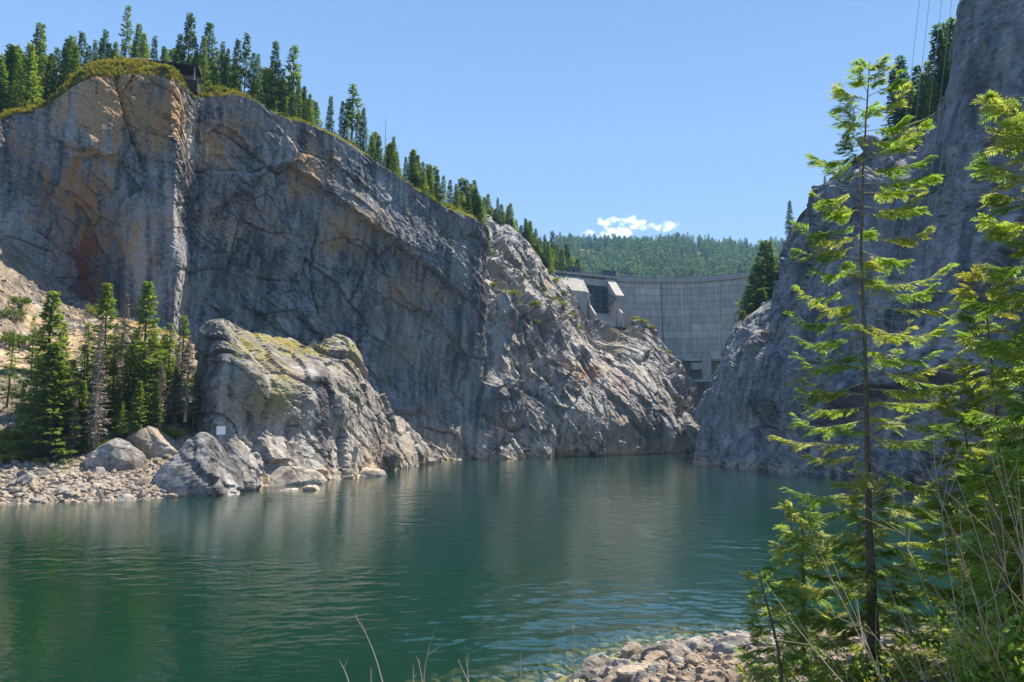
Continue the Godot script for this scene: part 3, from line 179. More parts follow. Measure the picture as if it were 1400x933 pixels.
const SHORE_TREES := [
	[-76.8, -118, 24.1, 13.4, "shore_loose", 0.9], [-72.4, -115, 16, 9, "shore_slim", 0.8], [-81, -130, 28.2, 17, "shore_loose", 0.8], [-73.6, -120, 20.9, 11.8, "shore_loose", 1.1],
	[-67.1, -111, 16.8, 5.5, "shore_dead", 1], [-69.8, -116, 29.7, 8.4, "shore_slim", 1.2], [-65.1, -110, 20.9, 4.5, "shore_fir", 1.25], [-65.9, -113, 18, 6.8, "shore_slim", 1.2],
	[-71.1, -122, 25.8, 11.9, "shore_slim", 0.9], [-64.6, -114, 19, 7.4, "shore_fir", 0.9], [-62.6, -111, 14.1, 5.8, "shore_dead", 1.2], [-62.9, -113, 15.9, 6.8, "shore_slim", 1.1],
	[-64.8, -117, 21.7, 9.5, "shore_loose", 1], [-70.6, -128, 26.7, 13.9, "shore_loose", 1], [-62.4, -115, 18.4, 8.4, "shore_slim", 1.2], [-59.9, -112, 24.4, 6.5, "shore_dead", 0.7],
	[-63.2, -119, 18.5, 10.1, "shore_dead", 1.2], [-64.4, -122, 22.3, 11.9, "shore_slim", 1], [-62.4, -118, 31.3, 10.1, "shore_pine", 0.8], [-61.2, -119, 19.7, 10.1, "shore_loose", 1.2],
	[-63.9, -124, 26.1, 11.9, "shore_dead", 0.9], [-58.7, -116, 15, 9, "shore_fir", 0.8], [-67, -132, 32.4, 15.3, "shore_dead", 1], [-60.6, -122, 22.3, 10.7, "shore_slim", 1.1],
	[-62.9, -128, 25.5, 13.9, "shore_slim", 1.2], [-55.7, -115, 16, 8.4, "shore_slim", 1.1], [-60.6, -126, 22.8, 13.2, "shore_fir", 0.8], [-57.1, -120, 18.6, 10.7, "shore_loose", 1.1],
	[-57.5, -120, 32, 11.6, "shore_pine", 0.9], [-58.2, -124, 24.9, 11.9, "shore_slim", 1.2], [-53.7, -117, 16.1, 10.1, "shore_fir", 0.8], [-53.5, -118, 19, 10.4, "shore_dead", 1.2],
	[-58.9, -130, 25.1, 14, "shore_slim", 1.2], [-55.4, -124, 26.1, 11.9, "shore_loose", 0.9], [-52.8, -121, 18.7, 11.3, "shore_slim", 1.1], [-52.8, -122, 22.3, 11.3, "shore_dead", 0.9],
	[-55.9, -130, 28.2, 14, "shore_loose", 1.1], [-50.9, -121, 22.8, 11.3, "shore_dead", 1.3], [-50, -122, 18.8, 10.7, "shore_loose", 1],
]
const RIM_SHRUBS := [[-113.3, -175.2, 1.8], [-110.8, -175.8, 1.6], [-106.3, -180.0, 1.4], [-105.0, -184.0, 1.6], [-101.3, -185.5, 1.3], [-98.8, -186.0, 1.2], [-92.0, -191.3, 1.3], [-88.5, -194.0, 1.2], [-85.7, -197.7, 1.6], [-81.9, -199.5, 1.7], [-79.7, -201.3, 1.4], [-77.3, -204.5, 1.2], [-67.5, -212.6, 1.8], [-65.1, -214.6, 1.6], [-62.6, -215.5, 1.5], [-53.9, -223.9, 1.6], [-51.1, -226.2, 1.4], [-46.3, -230.2, 1.5], [-42.9, -233.0, 1.5], [-30.7, -241.9, 1.6], [-27.4, -244.6, 1.6], [-24.1, -247.5, 1.8], [-21.4, -250.7, 1.6], [-17.3, -254.1, 1.8]]
const SHORE_SHRUBS := [[-71.7, -110.0, 1.5, 1], [-89.5, -136.0, 2.2, 0], [-68.6, -107.0, 1.2, 1], [-94.4, -145.0, 2.4, 0], [-72.2, -113.0, 1.6, 1], [-96.5, -150.0, 2, 0], [-88.2, -140.0, 2.2, 0], [-68.3, -112.0, 1.4, 1], [-82.2, -135.0, 2, 0], [-66.7, -120.0, 2, 0], [-61.5, -113.0, 1.4, 1], [-91.7, -168.0, 2.4, 1], [-70.1, -130.0, 2, 0], [-58.3, -113.0, 1.5, 1], [-77.2, -150.0, 2, 0], [-56.2, -112.0, 1.3, 1], [-69.7, -140.0, 2.2, 0], [-58.2, -120.0, 1.8, 1], [-59.7, -124.0, 2, 0], [-54.4, -117.0, 1.6, 1], [-64.1, -138.0, 2.4, 0], [-54.7, -122.0, 1.8, 0], [-67.5, -150.0, 2.2, 1], [-52.0, -119.0, 1.5, 1], [-61.3, -140.0, 2.2, 1], [-52.7, -124.0, 1.6, 1], [-57.1, -135.0, 2, 1], [-57.3, -140.0, 1.8, 1]]
const GORGE_SHRUBS := [[-14.1, 88.1, -304.0, 2.2, 0], [-11.6, 84.0, -300.0, 2.2, 0], [-9.1, 77.2, -296.0, 2.4, 0], [-7.4, 61.0, -275.0, 1.6, 1], [-3.2, 58.1, -274.0, 1.8, 1], [0.5, 56.8, -276.0, 1.8, 1], [4.1, 56.8, -282.0, 1.6, 1], [8.4, 56.8, -292.0, 1.8, 1], [9.6, 50.0, -288.0, 1.4, 0], [13.8, 68.7, -320.0, 1.8, 0], [17.5, 82.2, -350.0, 2, 0], [18.1, 64.9, -325.0, 2, 1], [19.9, 76.8, -345.0, 2.2, 1], [21.8, 61.7, -325.0, 2, 1], [23.3, 70.5, -338.0, 2, 0], [25.2, 58.7, -330.0, 1.8, 1], [28.3, 51.9, -322.0, 1.6, 1], [59.7, 63.0, -372.0, 2.2, 1], [62.2, 60.6, -370.0, 2, 1], [65.6, 57.2, -366.0, 1.8, 1], [68.3, 52.7, -364.0, 1.8, 1], [72.1, 44.8, -358.0, 1.6, 1]]


const CEDAR_SPINE := [Vector3(5.31, 3.92, -12.00), Vector3(5.37, 5.11, -12.00), Vector3(5.41, 6.18, -12.00), Vector3(5.45, 7.38, -12.00), Vector3(5.50, 9.06, -12.00), Vector3(5.53, 10.80, -12.00), Vector3(5.62, 12.00, -12.00), Vector3(5.73, 13.10, -12.00), Vector3(5.85, 14.04, -12.00)]
const BARE_TIPS := [[2.57, 6.46, -8.00], [2.84, 7.06, -7.50], [3.04, 6.78, -7.60], [3.28, 6.75, -7.00], [3.60, 7.28, -7.40], [4.17, 8.03, -7.80], [4.00, 7.82, -7.60], [3.19, 6.33, -7.20], [3.92, 7.70, -7.00], [3.25, 6.53, -6.60], [4.27, 8.23, -7.20], [3.48, 7.06, -6.20], [3.83, 7.43, -6.40], [3.40, 6.80, -6.40], [4.21, 7.96, -6.80], [3.86, 7.69, -6.00]]
const STALKS := [[Vector3(-0.99, 6.36, -5.00), Vector3(-1.07, 6.61, -5.00)], [Vector3(-0.76, 6.30, -5.00), Vector3(-0.94, 6.84, -5.00)], [Vector3(-0.88, 6.27, -5.20), Vector3(-0.91, 6.51, -5.20)], [Vector3(-0.59, 6.36, -5.00), Vector3(-0.61, 6.58, -5.00)], [Vector3(-0.55, 6.30, -5.00), Vector3(-0.48, 6.80, -5.00)], [Vector3(-0.58, 6.26, -5.30), Vector3(-0.61, 6.53, -5.30)], [Vector3(-0.17, 6.30, -5.00), Vector3(-0.33, 6.61, -5.00)], [Vector3(-0.26, 6.30, -5.20), Vector3(-0.28, 6.60, -5.20)], [Vector3(0.08, 6.23, -5.40), Vector3(0.05, 6.52, -5.40)], [Vector3(0.40, 6.17, -5.60), Vector3(0.44, 6.65, -5.60)]]

var rng := RandomNumberGenerator.new()
var taken := {}
var mats := {}
var n_warp := FastNoiseLite.new()
var n_big := FastNoiseLite.new()
var n_slab := FastNoiseLite.new()
var n_block := FastNoiseLite.new()
var n_fine := FastNoiseLite.new()
var n_patch := FastNoiseLite.new()
var n_crack := FastNoiseLite.new()


func set_noises() -> void:
	for a in [[n_warp, 11, 0.035, 3], [n_big, 23, 0.022, 4], [n_fine, 37, 0.55, 3], [n_patch, 41, 0.05, 4]]:
		var n: FastNoiseLite = a[0]
		n.seed = a[1]
		n.frequency = a[2]
		n.noise_type = FastNoiseLite.TYPE_SIMPLEX_SMOOTH
		n.fractal_type = FastNoiseLite.FRACTAL_FBM
		n.fractal_octaves = a[3]
	for a in [[n_slab, 5, 1.0], [n_block, 7, 1.0]]:
		var n: FastNoiseLite = a[0]
		n.seed = a[1]
		n.frequency = a[2]
		n.noise_type = FastNoiseLite.TYPE_CELLULAR
		n.cellular_return_type = FastNoiseLite.RETURN_CELL_VALUE
		n.cellular_jitter = 1.0
		n.fractal_type = FastNoiseLite.FRACTAL_NONE
	var r := RandomNumberGenerator.new()
	r.seed = 99
	for i in 64 * 64 * 5:
		dice.append(r.randf())
	n_crack.seed = 77
	n_crack.frequency = 0.05
	n_crack.noise_type = FastNoiseLite.TYPE_SIMPLEX_SMOOTH
	n_crack.fractal_type = FastNoiseLite.FRACTAL_RIDGED
	n_crack.fractal_octaves = 4


func numbered(called: String) -> String:
	var k: int = taken.get(called, 0)
	taken[called] = k + 1
	return called if k == 0 else "%s_%03d" % [called, k]


func tag(o: Node, label: String, category: String, group := "") -> Node:
	o.set_meta("label", label)
	o.set_meta("category", category)
	if group:
		o.set_meta("group", group)
	return o


func thing(called: String, label: String, category: String, at := Vector3.ZERO, turn := 0.0, group := "") -> Node3D:
	var o := Node3D.new()
	o.name = numbered(called)
	add_child(o)
	o.position = at
	o.rotation.y = turn
	tag(o, label, category, group)
	return o


func put(called: String, mesh: Mesh, m: Material, parent: Node = self) -> MeshInstance3D:
	var o := MeshInstance3D.new()
	o.name = numbered(called) if parent == self else called
	o.mesh = mesh
	o.material_override = m
	parent.add_child(o, true)
	return o


func setting(called: String, mesh: Mesh, m: Material) -> MeshInstance3D:
	var o := put(called, mesh, m)
	o.set_meta("kind", "structure")
	return o


func stuff(o: Node, label := "", category := "") -> Node:
	o.set_meta("kind", "stuff")
	if label:
		o.set_meta("label", label)
		o.set_meta("category", category)
	return o


func lin(r: float, g: float, b: float) -> Color:
	return Color(r, g, b).linear_to_srgb()


func noise_picture(freq: float, lo: Color, hi: Color, size := 512, octaves := 5, kind := FastNoiseLite.TYPE_SIMPLEX_SMOOTH, as_seed := 3) -> NoiseTexture2D:
	var n := FastNoiseLite.new()
	n.seed = as_seed
	n.frequency = freq
	n.noise_type = kind
	n.fractal_octaves = octaves
	var t := NoiseTexture2D.new()
	t.width = size
	t.height = size
	t.seamless = true
	t.noise = n
	var g := Gradient.new()
	g.set_color(0, lo)
	g.set_color(1, hi)
	t.color_ramp = g
	return t


func bump_picture(freq: float, size := 512, octaves := 5, strength := 6.0, as_seed := 3) -> NoiseTexture2D:
	var n := FastNoiseLite.new()
	n.seed = as_seed
	n.frequency = freq
	n.noise_type = FastNoiseLite.TYPE_SIMPLEX_SMOOTH
	n.fractal_octaves = octaves
	var t := NoiseTexture2D.new()
	t.width = size
	t.height = size
	t.seamless = true
	t.noise = n
	t.as_normal_map = true
	t.bump_strength = strength
	return t


func matte(c: Color, rough := 0.9) -> StandardMaterial3D:
	var m := StandardMaterial3D.new()
	m.albedo_color = c
	m.roughness = rough
	m.metallic_specular = 0.3
	return m


func tinted(rough := 0.95, light_through := Color.BLACK) -> StandardMaterial3D:
	var m := matte(Color.WHITE, rough)
	m.vertex_color_use_as_albedo = true
	m.metallic_specular = 0.2
	if light_through != Color.BLACK:
		m.backlight_enabled = true
		m.backlight = light_through
	return m


func triplanar(m: StandardMaterial3D, scale: Vector3) -> StandardMaterial3D:
	m.uv1_triplanar = true
	m.uv1_world_triplanar = true
	m.uv1_scale = scale
	return m


func make_materials() -> void:
	var speck := noise_picture(0.03, Color(0.64, 0.64, 0.65), Color(1.0, 1.0, 1.0), 1024, 7)
	var rock := tinted(0.93)
	rock.albedo_texture = speck
	triplanar(rock, Vector3.ONE * 0.06)
	mats.rock = rock
	var stone := tinted(0.93)
	stone.albedo_texture = speck
	triplanar(stone, Vector3.ONE * 0.5)
	stone.normal_enabled = true
	stone.normal_texture = bump_picture(0.02, 512, 6, 10.0, 8)
	stone.normal_scale = 0.8
	mats.stone = stone
	mats.ground = tinted(1.0)
	mats.ground.albedo_texture = speck
	triplanar(mats.ground, Vector3.ONE * 0.09)
	mats.algae = tinted(0.9)
	mats.algae.albedo_color = lin(0.42, 0.55, 0.25)
	mats.bark = matte(lin(0.10, 0.075, 0.055))
	mats.grey_bark = matte(lin(0.26, 0.235, 0.21))
	mats.dead_wood = matte(lin(0.30, 0.27, 0.24))
	mats.needles = tinted(0.7, lin(0.85, 0.95, 0.45))
	mats.leaves = tinted(0.6, lin(0.75, 0.8, 0.45))
	mats.cedar = tinted(0.55, lin(0.95, 1.0, 0.5))
	mats.steel = matte(lin(0.10, 0.12, 0.15), 0.6)
	mats.dark_steel = matte(lin(0.045, 0.05, 0.06), 0.6)
	mats.white_paint = matte(lin(0.75, 0.74, 0.70), 0.6)
	mats.roof = matte(lin(0.045, 0.035, 0.03))
	mats.timber = matte(lin(0.35, 0.31, 0.26))
	mats.wire = matte(lin(0.35, 0.35, 0.36), 0.5)
	var streak := noise_picture(0.012, Color(0.76, 0.76, 0.76), Color(1, 1, 1), 512, 5, FastNoiseLite.TYPE_SIMPLEX_SMOOTH, 19)
	mats.concrete = []
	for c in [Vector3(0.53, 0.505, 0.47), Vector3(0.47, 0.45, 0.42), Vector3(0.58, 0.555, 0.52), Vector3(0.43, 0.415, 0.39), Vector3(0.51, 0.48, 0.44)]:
		var m := matte(lin(c.x, c.y, c.z), 0.9)
		m.albedo_texture = streak
		triplanar(m, Vector3(0.06, 0.011, 0.06))
		mats.concrete.append(m)
	mats.pale_concrete = matte(lin(0.5, 0.47, 0.42), 0.9)
	mats.pale_concrete.albedo_texture = streak
	triplanar(mats.pale_concrete, Vector3(0.05, 0.02, 0.05))


# ---- sheets and solids -------------------------------------------------------------------------

func grid(nu: int, nv: int, v: PackedVector3Array, c: PackedColorArray, smooth := false) -> ArrayMesh:
	var ix := PackedInt32Array()
	ix.resize((nu - 1) * (nv - 1) * 6)
	var k := 0
	for j in nv - 1:
		for i in nu - 1:
			var a := j * nu + i
			ix[k] = a
			ix[k + 1] = a + nu
			ix[k + 2] = a + 1
			ix[k + 3] = a + 1
			ix[k + 4] = a + nu
			ix[k + 5] = a + nu + 1
			k += 6
	var arrays := []
	arrays.resize(Mesh.ARRAY_MAX)
	arrays[Mesh.ARRAY_VERTEX] = v
	if c.size():
		arrays[Mesh.ARRAY_COLOR] = c
	arrays[Mesh.ARRAY_INDEX] = ix
	if smooth:
		var n := slopes(nu, nv, v)
		for i in n.size():
			n[i] = n[i] if n[i].y > 0.0 else -n[i]
		arrays[Mesh.ARRAY_NORMAL] = n
	var m := ArrayMesh.new()
	m.add_surface_from_arrays(Mesh.PRIMITIVE_TRIANGLES, arrays)
	return m


func soup(v: PackedVector3Array, c: PackedColorArray) -> ArrayMesh:
	var arrays := []
	arrays.resize(Mesh.ARRAY_MAX)
	arrays[Mesh.ARRAY_VERTEX] = v
	if c.size():
		arrays[Mesh.ARRAY_COLOR] = c
	var m := ArrayMesh.new()
	m.add_surface_from_arrays(Mesh.PRIMITIVE_TRIANGLES, arrays)
	return m


func catmull(a: Vector3, b: Vector3, c: Vector3, d: Vector3, t: float) -> Vector3:
	return 0.5 * (2.0 * b + (c - a) * t + (2.0 * a - 5.0 * b + 4.0 * c - d) * t * t + (3.0 * b - a - 3.0 * c + d) * t * t * t)


func spread(net: Array, nu: int, nv: int) -> PackedVector3Array:
	# a smooth sheet of nu x nv points through the net's rows
	var rows := net.size()
	var cols: int = net[0].size()
	var mid := []
	for r in rows:
		var line := PackedVector3Array()
		var row: Array = net[r]
		# points at even arc length along the row
		var fine := PackedVector3Array()
		var run := PackedFloat32Array()
		var long := 0.0
		for i in cols - 1:
			for s in 24:
				fine.append(catmull(row[maxi(i - 1, 0)], row[i], row[i + 1], row[mini(i + 2, cols - 1)], s / 24.0))
		fine.append(row[cols - 1])
		for i in fine.size():
			if i:
				long += net_step(net, i - 1, i)
			run.append(long)
		var at := 0
		for i in nu:
			var want := long * i / (nu - 1)
			while at < fine.size() - 2 and run[at + 1] < want:
				at += 1
			line.append(fine[at].lerp(fine[at + 1], clampf((want - run[at]) / maxf(run[at + 1] - run[at], 1e-6), 0, 1)))
		mid.append(line)
	var out := PackedVector3Array()
	out.resize(nu * nv)
	for j in nv:
		var f := float(j) / (nv - 1) * (rows - 1)
		var r := mini(int(f), rows - 2)
		var a: PackedVector3Array = mid[maxi(r - 1, 0)]
		var b: PackedVector3Array = mid[r]
		var c: PackedVector3Array = mid[r + 1]
		var d: PackedVector3Array = mid[mini(r + 2, rows - 1)]
		for i in nu:
			out[j * nu + i] = catmull(a[i], b[i], c[i], d[i], f - r)
	return out


func net_step(net: Array, i: int, j: int) -> float:
	# the same spacing for every row: taken from the row in the middle
	var row: Array = net[net.size() / 2]
	var n := row.size()
	var p := []
	for k in [i, j]:
		var s: int = mini(k / 24, n - 2)
		p.append(catmull(row[maxi(s - 1, 0)], row[s], row[s + 1], row[mini(s + 2, n - 1)], (k - s * 24) / 24.0))
	return p[0].distance_to(p[1])


func slopes(nu: int, nv: int, p: PackedVector3Array) -> PackedVector3Array:
	var out := PackedVector3Array()
	out.resize(nu * nv)
	for j in nv:
		for i in nu:
			var du := p[j * nu + mini(i + 1, nu - 1)] - p[j * nu + maxi(i - 1, 0)]
			var dv := p[mini(j + 1, nv - 1) * nu + i] - p[maxi(j - 1, 0) * nu + i]
			out[j * nu + i] = du.cross(dv).normalized()
	return out


const BED := Vector3(0.53, 0.82, 0.2)
const BED_ALONG := Vector3(0.83, -0.55, 0.0)
const BED_ACROSS := Vector3(-0.12, -0.17, 0.98)
var dice := PackedFloat32Array()
var seam := 0.0


func facet(x: float, y: float, turn: int, step: float, tilt: float) -> float:
	# broken rock: each cell of an uneven net is a flat face of its own height and tilt; seam tells how near the joint is
	var ix := floori(x)
	var iy := floori(y)
	var best := 9.0
	var next := 9.0
	var bx := 0.0
	var by := 0.0
	var at := 0
	for j in range(iy - 1, iy + 2):
		for i in range(ix - 1, ix + 2):
			var k := (((i + turn) & 63) + ((j + turn * 7) & 63) * 64) * 5
			var dx := x - i - dice[k]
			var dy := y - j - dice[k + 1]
			var far := dx * dx + dy * dy
			if far < best:
				next = best
				best = far
				bx = dx
				by = dy
				at = k
			elif far < next:
				next = far
	seam = sqrt(next) - sqrt(best)
	return step * (dice[at + 2] - 0.5) + tilt * (bx * (dice[at + 3] - 0.5) + by * (dice[at + 4] - 0.5))


func relief(p: Vector3, rough: float, style := 0) -> float:
	# how far rock stands out of the smooth sheet: bedded slabs, broken blocks and grain
	var w := n_warp.get_noise_3dv(p)
	var w2 := n_warp.get_noise_3d(p.z + 91.0, p.x, p.y)
	var f := n_fine.get_noise_3dv(p)
	var k := 0.45 + 1.1 * clampf(0.5 + 1.6 * n_patch.get_noise_3d(p.x * 0.4, p.y * 0.4, p.z * 0.4), 0.0, 1.0)
	var along := p.x - 0.55 * p.z
	var a := 0.83 * along - 0.56 * p.y + 3.0 * w + 0.5 * f
	var b := 0.56 * along + 0.83 * p.y + 2.5 * w2 + 0.4 * f
	if style == 1:
		# steep joints instead of dipping beds
		along = 0.8 * p.x + 0.6 * p.z
		b = 0.9 * along - 0.43 * p.y + 3.0 * w + 0.5 * f
		a = 0.43 * along + 0.9 * p.y + 2.5 * w2 + 0.4 * f
	var d := 1.2 * n_big.get_noise_3dv(p)
	var bold: float = [1.0, 1.3, 1.8, 0.9][style]
	var open := clampf(2.2 * n_patch.get_noise_3d(p.y * 1.3 + 20.0, p.x * 1.3, p.z * 1.3) - 0.1, 0.0, 1.0)
	var s := facet(a * 0.045, b * 0.085, 3, 1.5 * bold, 3.6 * bold)
	s -= 0.7 * smoothstep(0.07, 0.0, seam)
	s += facet(a * 0.12, b * 0.26, 17, 0.75, 2.0 * bold)
	s -= 0.9 * open * smoothstep(0.085, 0.0, seam)
	var broken_up := 0.55 if style >= 2 else 1.0
	s += broken_up * facet(a * 0.34, b * 0.6, 31, 0.42, 1.1)
	s -= 0.3 * open * smoothstep(0.14, 0.0, seam)
	s += broken_up * facet(a * 0.8, b * 1.2, 45, 0.1, 0.3)
	var beds := 1.0 if style == 0 else 0.3
	s += 0.22 * beds * n_slab.get_noise_3d(a * 0.10, b * 0.9, w)
	s += 0.25 * beds * n_fine.get_noise_3d(a * 0.22, b * 1.7, 7.0)
	d += k * s * rough
	d += 0.16 * rough * f
	return d


func broken(p: Vector3, ledges: Array, cracks: Array) -> float:
	# steps along the edges of slabs, and open cracks
	var d := 0.0
	var jag := 1.6 * n_warp.get_noise_3dv(p * 3.0) + 0.7 * n_fine.get_noise_3dv(p)
	for a in ledges:
		var line: Array = a[0]
		if p.x < line[0].x or p.x > line[-1].x:
			continue
		for i in line.size() - 1:
			if p.x <= line[i + 1].x:
				var y: float = lerpf(line[i].y, line[i + 1].y, (p.x - line[i].x) / (line[i + 1].x - line[i].x)) + jag
				var over: float = (p.y - y) * a[3]
				var ends := minf(1.0, minf(p.x - line[0].x, line[-1].x - p.x) / 6.0)
				if over > -0.8:
					d += a[1] * ends * smoothstep(-0.8, 0.5, over) * clampf(1.0 - over / a[2], 0.0, 1.0)
				break
	for a in cracks:
		var line: Array = a[0]
		for i in line.size() - 1:
			var q := Vector2(p.x + 0.5 * jag, p.y)
			var near := Geometry2D.get_closest_point_to_segment(q, line[i], line[i + 1]).distance_to(q)
			if near < a[2]:
				d -= a[1] * (1.0 - near / a[2])
				break
	return d


func stained(p: Vector3, up: float, base: Color, stains: Array, grass: float) -> Color:
	var a := n_patch.get_noise_3dv(p)
	var streak := n_fine.get_noise_3d(p.x * 0.9, p.y * 0.07, p.z * 0.9)
	var grain := n_fine.get_noise_3d(p.x * 1.7, p.y * 1.7, p.z * 1.7)
	var k := 1.0 + 0.5 * a + 0.75 * streak + 0.6 * grain
	var c := Color(base.r * k, base.g * k, base.b * k)
	c = c.lerp(Color(0.40, 0.33, 0.25), clampf(1.3 * n_patch.get_noise_3d(p.z, p.x + 70.0, p.y) - 0.08, 0.0, 0.5))
	c = c.lerp(Color(0.10, 0.10, 0.11), clampf(2.0 * n_patch.get_noise_3d(p.x * 2.2, p.y * 0.45, p.z * 2.2 + 33.0) - 0.15, 0.0, 0.75))
	c = c.lerp(Color(0.55, 0.54, 0.52), clampf(2.2 * n_patch.get_noise_3d(p.x * 3.4 + 9.0, p.y * 0.5, p.z * 3.4) - 0.4, 0.0, 0.7))
	for s in stains:
		var o: Vector3 = s[0]
		var far: float = ((p.x - o.x) * (p.x - o.x) + (p.z - o.z) * (p.z - o.z)) / (s[1] * s[1]) + (p.y - o.y) * (p.y - o.y) / (s[2] * s[2])
		if far < 2.4:
			c = c.lerp(s[3], clampf((0.95 - far + 2.0 * a + 1.1 * grain + 1.7 * streak) * s[4], 0.0, 0.9))
	if grass > 0.0:
		var g := smoothstep(0.45, 0.8, up + 0.7 * a + 0.25 * grain - (1.0 - grass))
		c = c.lerp(Color(0.16, 0.15, 0.035).lerp(Color(0.09, 0.12, 0.025), clampf(0.5 + 2.0 * grain, 0.0, 1.0)), g)
	return c


func rock_sheet(net: Array, nu: int, nv: int, rough: float, base: Color, stains: Array, grass := 0.0, style := 0, ledges := [], cracks := []) -> ArrayMesh:
	var p := spread(net, nu, nv)
	var n := slopes(nu, nv, p)
	var c := PackedColorArray()
	c.resize(nu * nv)
	var out := p.duplicate()
	for k in nu * nv:
		var at := p[k]
		var d := relief(at, rough, style)
		if ledges.size():
			d += broken(at, ledges, cracks)
		out[k] = at + n[k] * d
	var bent := slopes(nu, nv, out)
	for k in nu * nv:
		c[k] = stained(out[k], absf(bent[k].y) * 0.5 + absf(n[k].y) * 0.5, base, stains, grass)
	return grid(nu, nv, out, c)


func look() -> void:
	var cam := Camera3D.new()
	cam.name = "camera"
	cam.fov = rad_to_deg(2.0 * atan(466.5 / 1058.0))
	cam.near = 0.1
	cam.far = 6000.0
	cam.position = Vector3(0, 8, 0)
	cam.rotation.x = atan(127.5 / 1058.0)
	cam.current = true
	add_child(cam)
	var sun := DirectionalLight3D.new()
	sun.name = "sun"
	sun.light_energy = 1.6
	sun.light_color = Color(1.0, 0.95, 0.87)
	sun.light_angular_distance = 0.5
	sun.shadow_enabled = true
	add_child(sun)
	sun.look_at_from_position(Vector3.ZERO, -sun_from())
	var sky := ProceduralSkyMaterial.new()
	sky.sky_top_color = lin(0.066, 0.143, 0.315)
	sky.sky_horizon_color = lin(0.25, 0.38, 0.53)
	sky.sky_curve = 0.27
	sky.ground_bottom_color = lin(0.10, 0.11, 0.10)
	sky.ground_horizon_color = lin(0.3, 0.4, 0.5)
	sky.sun_angle_max = 60.0
	sky.sun_curve = 0.05
	sky.sky_cover = clouds()
	sky.sky_cover_modulate = Color(1, 1, 1, 1)
	var e := Environment.new()
	e.background_mode = Environment.BG_SKY
	e.sky = Sky.new()
	e.sky.sky_material = sky
	e.tonemap_mode = Environment.TONE_MAPPER_LINEAR
	e.tonemap_exposure = 2.5
	e.sdfgi_enabled = true
	e.ssao_enabled = true
	e.ssil_enabled = true
	e.fog_enabled = true
	e.fog_density = 0.0001
	e.fog_light_color = Color(0.6, 0.8, 1.0)
	e.volumetric_fog_enabled = true
	e.volumetric_fog_density = 0.0
	var w := WorldEnvironment.new()
	w.name = "sky_and_air"
	w.environment = e
	add_child(w)


func sun_from() -> Vector3:
	var up := deg_to_rad(58.0)
	var round := deg_to_rad(50.0)
	return Vector3(cos(up) * sin(round), sin(up), -cos(up) * cos(round))


func clouds() -> ImageTexture:
	# small fair-weather clouds low over the hills, all the way round
	var w := 4096
	var h := 2048
	var im := Image.create_empty(w, h, false, Image.FORMAT_RGBA8)
	im.fill(Color(1, 1, 1, 0))
	var n := FastNoiseLite.new()
	n.seed = 4
	n.frequency = 0.11
	n.fractal_octaves = 5
	var r := RandomNumberGenerator.new()
	r.seed = 5
	var spots := [[0.1385, 0.258, 0.026, 0.008, 0.9], [0.1615, 0.268, 0.02, 0.009, 0.9], [0.128, 0.272, 0.02, 0.005, 0.8], [0.2015, 0.262, 0.017, 0.006, 0.8], [0.183, 0.264, 0.008, 0.004, 0.5], [0.099, 0.258, 0.010, 0.004, 0.4]]
	for k in 26:
		var a := r.randf_range(0.6, 5.7)
		var y := r.randf_range(0.18, 0.34)
		for i in 3:
			spots.append([a + r.randf_range(-0.05, 0.05), y + r.randf_range(-0.006, 0.006), r.randf_range(0.012, 0.04), r.randf_range(0.005, 0.011), 0.9])
	for s in spots:
		# s: turn from straight ahead (-z) to the right, height, both in radians, then half width, half height, weight
		var cx: float = s[0] / TAU * w
		var cy: float = (0.5 - s[1] / PI) * h
		var rx: float = s[2] / TAU * w
		var ry: float = s[3] / PI * h
		for y in range(int(cy - 2.2 * ry), int(cy + 2.2 * ry)):
			for x in range(int(cx - 1.6 * rx), int(cx + 1.6 * rx)):
				var far := pow((x - cx) / rx, 2.0) + pow((y - cy) / ry, 2.0)
				var v: float = clampf((0.75 - far + 1.7 * n.get_noise_2d(x, y * 1.5)) * 0.7, 0.0, 1.0) * s[4]
				var xx := posmod(x, w)
				var was := im.get_pixel(xx, y)
				if v > was.a:
					im.set_pixel(xx, y, Color(1.0, 0.99, 0.97, v))
	return ImageTexture.create_from_image(im)


var gorge_rock := PackedVector3Array()
var talus := PackedVector3Array()


